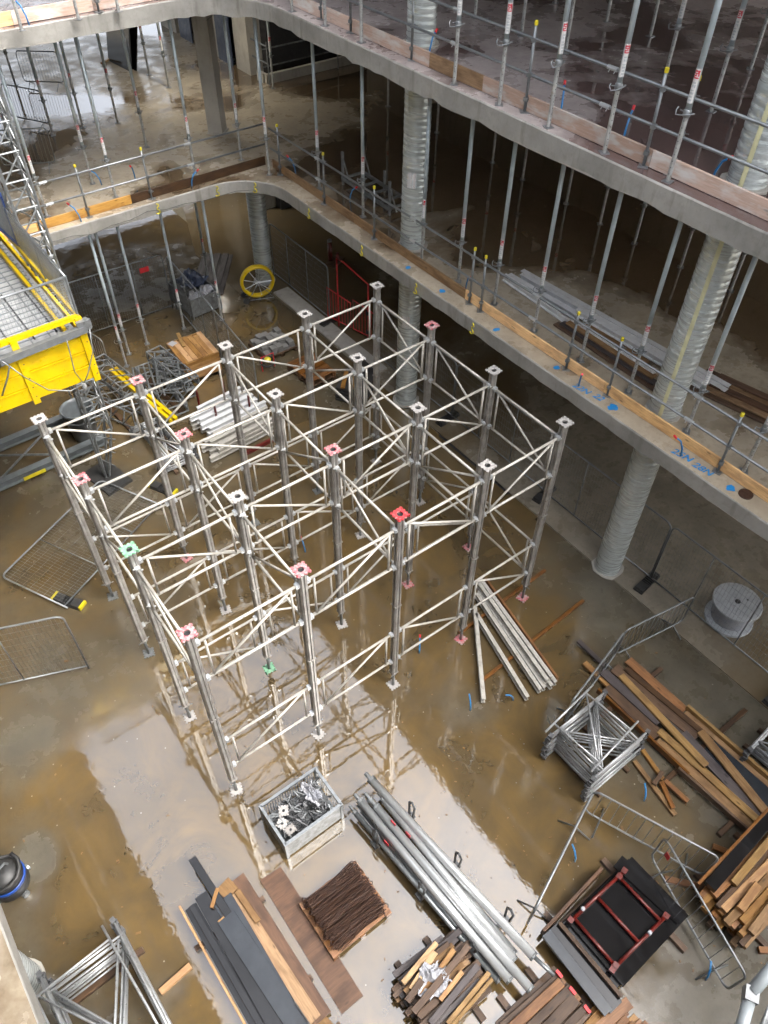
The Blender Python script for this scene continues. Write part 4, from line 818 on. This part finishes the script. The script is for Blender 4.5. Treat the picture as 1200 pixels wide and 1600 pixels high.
# ------------------------------------------------------------------ yard: back left
ct = thing('timber_crate', 'open topped orange timber crate on a pallet at the back of the yard', 'crate', (5.32, 6.2, 0), -.05); pallet_parts(ct, 1.08, 1.25, W_OLD, 0, 6)
for i in range(5):
    z = .145 + .12 * i + .06
    for y in (-.6, .6): plank(ct, (-.53, y, z), (.53, y, z), .119, .024, W_NEW, 'side_board', PI / 2)
    for x in (-.53, .53): plank(ct, (x, -.59, z), (x, .59, z), .119, .024, W_NEW, 'side_board', PI / 2)
for i in range(7): plank(ct, (-.46 + .153 * i, -.59, .757 + .006 * (i % 2)), (-.46 + .153 * i, .58 - .05 * (i % 3), .76), .148, .022, W_NEW, 'lid_board')
plank(ct, (-.2, .1, .8), (-.1, .72, .86), .1, .025, W_PALE, 'lid_board'); MB().box((-.4, .45, .775), (.2, .2, .006), .4).build('paper_label', WHITEP, ct)
# truss sections
tp = thing('truss_pile', 'grey steel mast truss sections heaped beside the crate', 'truss pile', (3.6, 5.6, 0), .06)
def truss(o, x0, y0, z0, l, w, h, rz, mat=GALVD, n=5):
    q = MB(); ch = [(0, 0), (w, 0), (w, h), (0, h)]
    for cx, cz in ch: q.tube((cx, 0, cz), (cx, l, cz), .026, 6)
    for i in range(n + 1):
        y = l * i / n
        for k in range(4):
            a, b = ch[k], ch[(k + 1) % 4]
            if i in (0, n): q.tube((a[0], y, a[1]), (b[0], y, b[1]), .022, 6)
            if i < n: q.tube((a[0], y, a[1]), (b[0], y + l / n, b[1]), .017, 6)
    t = q.build('truss_section', mat, o); t.location = (x0, y0, z0); t.rotation_euler = (0, 0, rz)
for x in (-1, .4): plank(tp, (x, -1, .05), (x, 1.2, .05), .12, .09, W_OLD, 'bearer')
truss(tp, -.9, -.9, .12, 2.3, .55, .55, .35); truss(tp, .0, -1.05, .12, 2.2, .55, .3, -.1); truss(tp, .55, -.6, .12, 1.8, .5, .28, -.12); truss(tp, .2, -.3, .46, 1.5, .6, .25, -.45); truss(tp, -.75, -.2, .7, 1.6, .5, .3, .1); truss(tp, .75, -.75, .44, 1.9, .45, .3, .05)
for i in range(8): MB().tube((-.6 + .2 * i, -.8 + .05 * i, .5), (.1 + .14 * i, 1.0 - .05 * i, .55), .025, 6).build('loose_tube', GALVD, tp)
yb = thing('yellow_beam', 'yellow painted beam resting diagonally on the truss sections', 'beam', (3.28, 5.05, .72)); 
for dx in (-.07, .07): MB().bar((-.2 + dx, 1.4, .1), (.2 + dx, -1.35, .0), .09, .12).build('flange', YEL, yb)
for t in (-.8, 0, .9): MB().box((-.145 * t, t, .06), (.24, .1, .05), .15).build('strap', YEL, yb)
bn = thing('waste_bin', 'large grey round bin under the yellow platform', 'bin', (1.62, 5.35, 0)); q = MB(); q.lathe([(.3, .02), (.4, .9), (.43, .9), (.43, .95), (.39, .95), (.37, .86), (.28, .1)], 28, caps=False); q.build('body', GREYP, bn, True); MB().lathe([(.29, .1), (.29, .12)], 28).build('base', GREYP, bn); MB().lathe([(.412, .7), (.424, .7), (.424, .73), (.412, .73)], 28, caps=False).build('band', GREYP, bn)
wb = thing('beam_bundle', 'stack of white aluminium beams held by red stanchions left of the tower', 'beam bundle', (4.9, 3.4, 0))
rr = random.Random(4)
for L in range(3):
    for k in range(8): beam(wb, (3.95 + rr.uniform(-.3, .15) + .04 * k, 2.45 + .23 * k), (5.75 + rr.uniform(-.1, .2), 2.55 + .23 * k), .12 + .15 * L, .1, .13, BEAMW if (k > 2 and L > 0) else FRAME)
for x, y in ((4.5, 4.4), (5.3, 4.45), (4.6, 3.6), (5.5, 3.4), (5.6, 2.2), (4.6, 2.15)): MB().tube((x - 4.9, y - 3.4, 0), (x - 4.9, y - 3.4, .75), .03, 8).build('stanchion', REDST, wb)
MB().bar((-.4, -1.2, .05), (.9, -1.15, .05), .08, .1).build('rack_rail', REDST, wb)
bp_ = thing('block_pallet', 'timber pallet of grey concrete blocks behind the tower', 'block pallet', (7.65, 5.75, 0), .02); pallet_parts(bp_, 1.1, 1.05, W_OLD)
GBLK = concrete('grey_block', (0.17, 0.165, 0.155), (0.12, 0.118, 0.11), (0.08, 0.078, 0.07))
for i in range(5):
    for j in range(4):
        for k in range(2 if (i + j) % 3 else 1): MB().box((-.42 + .2 * i + rr.uniform(-.02, .02), -.36 + .24 * j + rr.uniform(-.02, .02), .2 + .1 * k), (.18, .21, .095), rr.uniform(-.1, .1)).build('block', GBLK, bp_)
hp = thing('hose_reel', 'small red hose reel with green and yellow fittings beside the block pallet', 'hose reel', (7.0, 4.95, 0))
MB().path([(.22 * math.cos(t * .4), .22 * math.sin(t * .4), .25 + .01 * (t % 5)) for t in range(48)], .02, 6).build('hose', RUB, hp, True); MB().path([(-.2, 0, .02), (-.2, 0, .5), (.2, 0, .5), (.2, 0, .02)], .018, 6).build('stand', REDP, hp); MB().lathe([(.09, .3), (.1, .38), (.05, .42)], 12).build('valve', YCAP, hp)
MB().path([(0, .2, .3), (.2, .5, .05), (.5, .6, .03), (.6, .9, .03)], .018, 6).build('lead', REDP, hp)
pa = thing('timber_pallet', 'orange empty timber pallets stacked behind the tower', 'pallet', (7.87, 4.0, 0), .03); pallet_parts(pa, .86, 1.25, W_OLD, 0, 6); pallet_parts(pa, .86, 1.2, W_ORG, .145, 5)
bk = thing('black_pallet', 'black plastic pallet stack with orange timber on top behind the tower', 'pallet', (8.4, 2.55, 0), .6)
for k in range(4): MB().box((0, 0, .07 + .12 * k), (1.0 - .02 * k, .85, .05)).build('deck', RUB, bk); [MB().box((x, y, .022 + .12 * k), (.12, .12, .042)).build('leg', RUB, bk) for x in (-.4, 0, .4) for y in (-.32, .32)]
plank(bk, (-.5, .2, .52), (.2, .35, .52), .12, .05, W_NEW); plank(bk, (-.45, -.05, .52), (.1, .1, .52), .1, .05, W_PALE)
wl = thing('duct_rodder_reel', 'yellow duct rodder coiled on a wheeled steel reel', 'reel', (8.72, 8.35, 0), facing(8.72, 8.35) + .15)
for dy in (-.05, .0, .05):
    MB().path([(.5 * math.cos(t * PI / 18), dy, .62 + .5 * math.sin(t * PI / 18)) for t in range(36)], .05, 8, closed=True).build('coil', YEL, wl, True)
for a in range(9): MB().tube((0, -.09, .62), (.46 * math.cos(a * .698), -.09, .62 + .46 * math.sin(a * .698)), .012, 6).build('spoke', CHROME, wl)
MB().lathe([(.06, -.12), (.06, .12)], 12).build('hub', GALVD, wl).rotation_euler = (0, 0, 0)
MB().path([(0, -.14, .62), (-.4, -.16, .08), (.45, -.16, .05), (0, -.14, .62)], .016, 6).build('stand', GALV, wl); MB().path([(0, .14, .62), (-.4, .16, .08), (.45, .16, .05), (0, .14, .62)], .016, 6).build('stand', GALV, wl)
for y in (-.2, .2): MB().tube((-.45, y - .03, .1), (-.45, y + .03, .1), .1, 14).build('wheel', RUB, wl)
s2 = thing('steel_stillage', 'steel stillage with navy sheet and white bags under the back slab', 'stillage', (6.45, 8.5, 0), .05)
for x, y in ((0, 0), (1.0, 0), (1.0, 1.4), (0, 1.4)): MB().box((x, y, .33), (.05, .05, .66)).build('corner_post', GALVD, s2)
for a, b in (((0, 0), (1, 0)), ((1, 0), (1, 1.4)), ((1, 1.4), (0, 1.4)), ((0, 1.4), (0, 0))):
    MB().bar((*a, .64), (*b, .64), .045, .045).build('top_rail', GALVD, s2); MB().bar((*a, .1), (*b, .1), .045, .045).build('bottom_rail', GALVD, s2); MB().bar((*a, .36), (*b, .36), .012, .5).build('side_sheet', GALVD, s2)
MB().box((.5, .7, .12), (.95, 1.35, .02)).build('floor', GALVD, s2)
crumple('tarpaulin', 'navy tarpaulin stuffed into the stillage under the back slab', (6.95, 9.5, .72), (.8, .8), NAVY, 12, .25, 14, 'tarpaulin'); crumple('white_bag', 'white rubble bag in the near left of the back stillage', (6.68, 8.8, .5), (.42, .4), WHITEP, 13, .25, 10, 'bag'); crumple('white_bag', 'white rubble bag in the near right of the back stillage', (7.15, 8.82, .52), (.4, .4), WHITEP, 15, .25, 10, 'bag')
rp = thing('red_pipe_stub', 'red pipe standing up from the dark ground floor behind the fence', 'pipe', (11.85, 8.85, .012)); MB().tube((0, 0, 0), (0, 0, .75), .075, 12).build('pipe', REDST, rp, True); MB().tube((0, 0, .75), (0, 0, .82), .08, 12).build('cap', GALVD, rp, True); MB().tube((.2, -.15, 0), (.2, -.15, .35), .06, 10).build('branch', REDST, rp, True); MB().box((.1, -.1, .04), (.7, .4, .08), .5).build('base', W_OLD, rp)
for i in range(5): pass
bd = thing('board_pile', 'grey scaffold boards on the ground beside the trench under the back slab', 'board pile', (8.2, 10.6, 0), .9)
for k in range(7): plank(bd, (-1.3 + .1 * (k % 3), -.5 + .15 * k, .03 + .035 * (k % 2)), (1.2, -.45 + .14 * k, .03 + .035 * (k % 2)), .2, .035, W_GREY)
# fallen barriers in the dark at the left under the slab
barrier('dark crowd barrier under the back slab behind the platform', (2.9, 9.2), (3.3, 7.6)); barrier('second dark crowd barrier leaning behind the hoist mast', (2.6, 9.6), (3.0, 8.1))

# ------------------------------------------------------------------ mast climbing work platform
mc = thing('mast_climber', 'yellow mast climbing work platform with lattice mast at the left edge', 'work platform', (1.64, 3.62, 0))
PX, PY, PZ = 1.385, 1.02, 4.75                                    # front right corner, underside
q = MB(); w = .225
def lat(q, z0, z1, cx, cy, w, step=.5):
    ch = [(cx - w, cy - w), (cx + w, cy - w), (cx + w, cy + w), (cx - w, cy + w)]
    for x, y in ch: q.tube((x, y, z0), (x, y, z1), .03, 6)
    n = int((z1 - z0) / step)
    for i in range(n):
        z = z0 + step * i
        for k in range(4):
            a, b = ch[k], ch[(k + 1) % 4]; q.tube((*a, z), (*b, z), .018, 6); q.tube((*a, z), (*b, z + step), .018, 6)
lat(q, 1.5, 15.2, 0, 0, w)
for x, y in ((-w, -w), (w, -w), (w, w), (-w, w)): q.tube((x, y, 1.55), (-.22 + x * .2, -.12 + y * .2, .1), .03, 6)
for i in range(3):
    k = 1 - .22 * i; z = 1.5 - .4 * i; q.tube((-w * k - .05 * i, -w * k - .03 * i, z), (w * k - .05 * i, -w * k - .03 * i, z - .35), .016, 5); q.tube((w * k - .05 * i, -w * k - .03 * i, z), (w * k - .05 * i, w * k - .03 * i, z - .35), .016, 5)
q.build('lattice_mast', GALVD, mc); MB().box((-.22, -.12, .04), (.7, 1.1, .08), .2).build('ground_pad', RUB, mc)
def W(x, y, z): return (x - 1.64, y - 3.62, z)
for y, z in ((4.6, .2), (6.0, .2)):
    q = MB()
    for dz in (-.1, .1): q.bar(W(-2.2, y, z + dz), W(1.95, y + .1, z + dz), .2, .022)
    q.bar(W(-2.2, y, z), W(1.95, y + .1, z), .03, .18); q.build('base_beam', GREYP, mc)
MB().box(W(-.02, 4.48, .2), (.55, .012, .1), .024).build('warning_plate', YCAP, mc)
for a, b in (((-.9, 4.7), (.9, 5.95)), ((-.9, 5.95), (.9, 4.7))): MB().tube(W(*a, .22), W(*b, .22), .03, 6).build('cross_brace', GALVD, mc)
# deck
x0, x1, y0, y1 = PX - 3.0, PX, PY, PY + 7.5
MB().box(W((x0 + x1) / 2, (y0 + y1) / 2, PZ + .86), (x1 - x0 - .1, y1 - y0 - .1, .04)).build('deck', GRATE, mc)
g = MB()
for i in range(40): g.box(W((x0 + x1) / 2, y0 + .1 + i * .18, PZ + .888), (x1 - x0 - .2, .02, .014))
for i in range(9): g.box(W(x0 + .2 + i * .33, (y0 + y1) / 2, PZ + .886), (.02, y1 - y0 - .2, .014))
stuff(g.build('grating_bars', GALV, mc))
for x in (PX - .35, PX - .75, PX - 1.15): MB().box(W(x, y0 + 1.3, PZ + .897), (.03, 1.8, .006)).build('deck_slot', DARK, mc)
for k in range(3):
    z = PZ + .12 + .3 * k; MB().bar(W(x0, y0, z + .03), W(x1, y0, z + .03), .045, .275).build('fascia_panel', YEL, mc)
for k in (1, 2): MB().bar(W(x0, y0 - .028, PZ - .015 + .3 * k), W(x1, y0 - .028, PZ - .015 + .3 * k), .02, .03).build('fascia_rib', YEL, mc)
for x in (x1, x1 - 1.15, x1 - 2.3):
    p = MB().box(W(x - .02, y0 - .035, PZ + .62), (.12, .06, 1.36)).build('corner_post', YEL, mc)
    for z in (.1, .3, .5, .8, 1.1): MB().tube(W(x, y0 - .07, PZ + z), W(x, y0 - .055, PZ + z), .013, 6).build('bolt', DARKST, p)
MB().box(W(x1, (y0 + y1) / 2, PZ + .5), (.05, y1 - y0, .9)).build('side_fascia', YEL, mc)
MB().bar(W(x0, y0, PZ + 1.26), W(x1, y0, PZ + 1.3), .07, .09).build('toe_rail', YEL, mc); MB().bar(W(x1, y0, PZ + 1.26), W(x1, y1, PZ + 1.3), .07, .09).build('toe_rail', YEL, mc)
MB().bar(W(x1 - .25, y0 + .2, PZ + .98), W(x1 - .25, y1, PZ + .98), .06, .12).build('inner_rail', YEL, mc)
gt = PZ + 2.06
for a, b in (((x0, y0), (x1, y0)), ((x1, y0), (x1, y1))):
    MB().tube(W(*a, gt), W(*b, gt), .024, 8).build('guard_rail', GALV, mc, True)
    q = MB(); L = math.hypot(b[0] - a[0], b[1] - a[1]); n = int(L / .06); 
    for i in range(n + 1):
        t = i / n; x, y = a[0] + (b[0] - a[0]) * t, a[1] + (b[1] - a[1]) * t; q.tube(W(x, y, PZ + 1.3), W(x, y, gt), .003, 3, caps=False)
    for k in range(15): z = PZ + 1.32 + .74 * k / 15; q.tube(W(*a, z), W(*b, z), .003, 3, caps=False)
    stuff(q.build('mesh_infill', GALV, mc))
for i in range(6): MB().tube(W(x1, y0 + i * 1.5, PZ + 1.26), W(x1, y0 + i * 1.5, gt), .022, 8).build('guard_post', GALV, mc); MB().tube(W(x1, y0 + i * 1.5 + .1, PZ + 1.35), W(x1, y0 + (i + 1) * 1.5 - .1, gt - .05), .014, 6).build('brace', GALV, mc)
MB().box(W(x1 - .015, y0 + 3.0, PZ + 1.8), (.008, 5.6, .75)).build('clear_screen', M_GLASS, mc)
bl = thing('blue_panel', 'grey sheet in a blue frame fixed at the mast above the platform', 'panel', (1.36, 4.3, 6.15), .1)
MB().box((0, 0, .45), (.04, .72, .86)).build('sheet', GALV, bl)
for a, b in (((0, -.4, 0), (0, -.4, .92)), ((0, .4, 0), (0, .4, .92)), ((0, -.44, 0), (0, .44, 0)), ((0, -.44, .92), (0, .44, .92))): MB().bar(a, b, .07, .07).build('frame_bar', BLUE, bl)
# lifting beam hung across the front with slings
lb = thing('lifting_beam', 'galvanised lifting beam with wire slings across the platform front', 'lifting beam', (PX, PY - .12, PZ + 1.0))
MB().bar((-3.0, 0, -.02), (.05, 0, .1), .1, .13).build('beam', GALV, lb); MB().prism([(-.1, -.03), (.12, -.05), (.16, .0), (.12, .06), (-.1, .04)], .08, .26).build('end_plate', GALV, lb)
MB().tube((.08, -.06, .2), (.08, .08, .2), .07, 12).build('sheave', GALVD, lb)
MB().path([(.08, -.08, .12), (.0, -.14, -.3), (-.22, -.16, -.7), (-.34, -.16, -.86)], .011, 6).build('sling', GALVD, lb, True); MB().path([(-.34, -.16, -.86), (-.42, -.15, -.55), (-.38, -.13, -.1), (-.36, -.1, .08)], .011, 6).build('sling', GALVD, lb, True)
MB().path([(-.34, -.16, -.86), (-.6, -.16, -.9), (-.95, -.15, -.72), (-1.25, -.14, -.3), (-1.4, -.1, -.02)], .011, 6).build('sling', GALVD, lb, True); MB().lathe([(.02, -.98), (.045, -.92), (.03, -.84)], 8, (-.34, -.16, 0)).build('shackle', CHROME, lb)
MB().path([(-1.55, -.1, .0), (-1.5, -.14, .15), (-1.4, -.14, .0), (-1.5, -.14, -.2), (-1.7, -.14, -.5)], .016, 6).build('chain', GALVD, lb, True)

# ------------------------------------------------------------------ first floor deck
tf = thing('trolley_frame', 'grey steel trolley frames with upright posts on the first floor', 'trolley', (10.15, 4.1, Z1), -.02)
for x in (-.3, .35):
    MB().bar((x, -1.15, .16), (x, 1.0, .16), .06, .08).build('side_rail', GALVD, tf)
    for y in (-1.1, .0, .95): MB().bar((x, y, .0), (x, y, .85 if y else .55), .05, .06).build('upright', GALV, tf); MB().bar((x, y + .02, .75), (x, y - .3, .2), .03, .03).build('brace', GALVD, tf) if y else None
for y in (-1.1, -.7, -.2, .3, .95): MB().bar((-.3, y, .17), (.35, y, .17), .06, .05).build('cross_bar', GALVD, tf)
bm1 = thing('beam_bundle', 'long grey aluminium beams lying on the first floor behind the rail', 'beam bundle', (10.2, -3.6, Z1))
for a, b, z in (((10.05, -.9), (9.95, -3.0), .09), ((10.5, -1.0), (10.75, -6.3), .09), ((10.38, -1.1), (10.6, -6.35), .09), ((10.15, -.95), (10.2, -2.9), .09), ((10.2, -2.9), (10.3, -6.0), .2), ((10.0, -2.7), (9.95, -5.2), .09)):
    q = MB(); A, Bv = Vector((a[0] - 10.2, a[1] + 3.6, z)), Vector((b[0] - 10.2, b[1] + 3.6, z)); q.bar(A + Vector((0, 0, .06)), Bv + Vector((0, 0, .06)), .12, .02); q.bar(A - Vector((0, 0, .06)), Bv - Vector((0, 0, .06)), .12, .02); q.bar(A, Bv, .02, .1); q.build('beam', BEAMW, bm1)
pk1 = thing('plank_pile', 'weathered timber boards beside the beams on the first floor', 'plank pile', (9.9, -4.2, Z1))
for k in range(6): plank(pk1, (-.15 + .07 * k, 1.4 - .1 * k, .03 + .045 * (k % 3)), (-.2 + .08 * k, -1.3 + .12 * k, .03 + .045 * (k % 3)), .16, .04, [W_OLD, W_GREY, W_OSB][k % 3])
pk2 = thing('plank_pile', 'splintered brown boards at the right end of the first floor beams', 'plank pile', (10.8, -6.7, Z1), .15)
for k in range(7): plank(pk2, (-.35 + .11 * k, 1.0 - .15 * (k % 3), .03 + .05 * (k % 3)), (-.3 + .11 * k, -.8 - .2 * (k % 2), .03 + .05 * (k % 3)), .15, .045, [W_OLD, W_OSB, W_PLY][k % 3])
bpn = thing('formwork_panel_pair', 'black formwork panels leaning upright on the far first floor', 'panel', (8.85, 16.7, Z1), -1.47)
for dy, tl in ((0, .18), (.18, .26)): o = MB().box((0, 0, .75), (1.5, .05, 1.5)).build('panel', BLUEG if dy == 0 else BLACKF, bpn); o.location = (0, dy, 0); o.rotation_euler = (-tl, 0, 0)
plank(bpn, (-.8, .1, .05), (-.5, -.4, .05), .1, .06, W_PALE)
def deck_barrier(l, a, b): barrier(l, a, b, Z1)
deck_barrier('crowd barrier on the back first floor behind the hoist mast', (3.0, 10.9), (4.2, 10.3)); deck_barrier('crowd barrier beside the bright wet floor at the far left', (4.3, 14.1), (5.0, 12.9)); deck_barrier('crowd barrier far left on the first floor in the glare', (5.6, 16.6), (6.6, 15.8))
# lights standing in the dark interiors
def worklight(x, y, z, label, s=1.0, watts=0.0):
    o = thing('work_light', label, 'lamp', (x, y, z), facing(x, y)); MB().box((0, -.02, 0), (.3 * s, .05, .12 * s)).build('housing', DARKST, o); MB().box((0, -.05, 0), (.26 * s, .012, .09 * s)).build('lamp_face', M_LAMP, o); MB().tube((0, 0, 0), (0, 0, .3), .01, 6).build('bracket', DARKST, o)
    l = bpy.data.lights.new('work_light_beam', 'AREA'); l.shape = 'RECTANGLE'; l.size = .26 * s; l.size_y = .12 * s; l.energy = watts; l.color = (1.0, .93, .8)
    b = bpy.data.objects.new('work_light_beam', l); col.objects.link(b); b.parent = o; b.location = (0, -.09, -.02); b.rotation_euler = (math.radians(35), 0, 0)
worklight(14.6, 14.2, Z2 - TH - .42, 'bright work light under the second floor soffit beside the shaft', 1.6, 60)
worklight(9.4, 12.6, Z2 - TH - .42, 'bright work light under the second floor soffit behind the square column', 1.2, 40)
worklight(9.9, 14.5, Z1 - TH - .4, 'bright work light under the first floor soffit at the back', 1.2, 45)
# hooks along the slab edge
def hook(x, y, n, label):
    o = thing('lifting_hook', label, 'hook', (x, y, Z1 - .14), math.atan2(n[1], n[0]) + PI / 2, 'yellow hooks along the slab edge'); o.scale = (1.2, 1.2, 1.1)
    MB().path([(.0, -.02, .1), (.035, -.03, .085), (.04, -.03, .04), (0, -.03, .02), (0, -.03, -.03)], .012, 6).build('eye', YCAP, o, True); MB().path([(0, -.03, -.03), (.04, -.03, -.06), (.045, -.03, -.11), (0, -.03, -.135), (-.04, -.03, -.11)], .013, 6).build('hook', YCAP, o, True)
for i, (x, y, n) in enumerate(((5.45, 7.0, (0, -1)), (7.15, 6.99, (-.1, -1)), (8.08, 6.58, (-.75, -.65)), (8.45, 4.52, (-1, 0)), (8.45, 2.25, (-1, 0)), (8.45, .2, (-1, 0)), (8.45, -1.7, (-1, 0)))): hook(x, y, n, f'small yellow hook hanging on the first floor slab edge, {ORD[i]} from the left')
cb = MB().path([(2.7, 6.98, Z1 - .2)] + [(3.2 + .5 * i, 6.98, Z1 - .2 - .05 * math.sin(i * 1.2) - .06 * (i % 2)) for i in range(8)] + [(7.6, 6.75, Z1 - .2), (8.1, 6.5, Z1 - .2)], .007, 5).build('edge_cable', RUB); tag(cb, 'thin black cable hung along the back slab edge', 'cable')
# paint marks on the slab strip, spelled as on site
def mark(txt, x, y, size, rz):
    c = bpy.data.curves.new('mark', 'FONT'); c.body = txt; c.size = size; c.shear = .25; c.offset = .004
    o = bpy.data.objects.new('tmp', c); col.objects.link(o); dg = bpy.context.evaluated_depsgraph_get(); me = bpy.data.meshes.new_from_object(o.evaluated_get(dg)); bpy.data.objects.remove(o)
    me.materials.clear(); me.materials.append(M_BLUEP); p = link('painted_mark', me, SL1, (x, y, Z1 + .004), (0, 0, rz)); return p
mark('22N', 8.52, -4.42, .2, -PI / 2 + .12); mark('22', 8.6, -4.86, .2, -PI / 2 + .1); mark('25N', 8.56, -6.72, .21, -PI / 2 + .15); mark('28N', 8.58, -7.16, .2, -PI / 2 + .1)
for x, y, s in ((8.66, .78, .07), (8.66, -.42, .07), (8.67, -5.32, .09), (8.68, -7.9, .08), (8.7, -3.85, .06), (8.62, -2.2, .06)):
    q = MB(); n = 14; r = random.Random(int(y * 10)); q.add([(s * (1 + r.uniform(-.4, .4)) * 1.1 * math.cos(2 * PI * i / n), s * (1 + r.uniform(-.4, .4)) * math.sin(2 * PI * i / n), 0) for i in range(n)], [tuple(range(n))]); o = q.build('painted_mark', M_BLUEP, SL1); o.location = (x, y, Z1 + .004)
dk = tag(MB().lathe([(.12, 0), (.12, .02), (.1, .024)], 20, (8.74, -8.14, Z1 + .001)).build('cover_disc', RUST), 'dark round steel disc on the slab strip at far right', 'disc')
# scaffold tube end close to the viewpoint, bottom right
nr = thing('scaffold_rail', 'scaffold tubes and coupler of the near guard rail at bottom right corner', 'guard rail', (-.66, -11.70, 11.95))
MB().tube((-.1, -.045, .02), (-.004, -.002, .05), .0125, 14).build('tube', GREYP, nr, True); MB().tube((.004, .002, .055), (.12, .004, .07), .0125, 14).build('tube', GREYP, nr, True); MB().box((0, 0, .052), (.028, .026, .024), .5).build('coupler', DARKST, nr)
for k in range(3): MB().tube((-.02 + .012 * k, -.06, -.02), (.08 + .012 * k, -.03, .0), .004, 8).build('wire', GALVD, nr, True)
# crumbs and splinters lying about the yard
rd = random.Random(77); q = MB()
for i in range(420):
    x, y = rd.uniform(-4, 9), rd.uniform(-13, 8)
    if i % 3 == 0: x, y = rd.gauss(3, 2.2), rd.gauss(-9.5, 1.8)
    l = rd.uniform(.006, .022) * (2.2 if i % 17 == 0 else 1); q.box((x, y, .004), (l * rd.uniform(1, 3), l, .008), rd.uniform(0, 6))
dbs = stuff(q.build('yard_debris', W_OSB)); dbs['label'] = 'small wood chips and crumbs scattered over the wet yard floor'; dbs['category'] = 'debris'
q = MB()
for i in range(160): l = rd.uniform(.008, .025); q.box((rd.uniform(3, 9), rd.uniform(-13.5, -5), .004), (l, l * rd.uniform(.6, 1), .01), rd.uniform(0, 6), rd.uniform(-.4, .4))
dbs = stuff(q.build('concrete_crumbs', GBLK)); dbs['label'] = 'grey concrete crumbs scattered on the right of the yard'; dbs['category'] = 'debris'
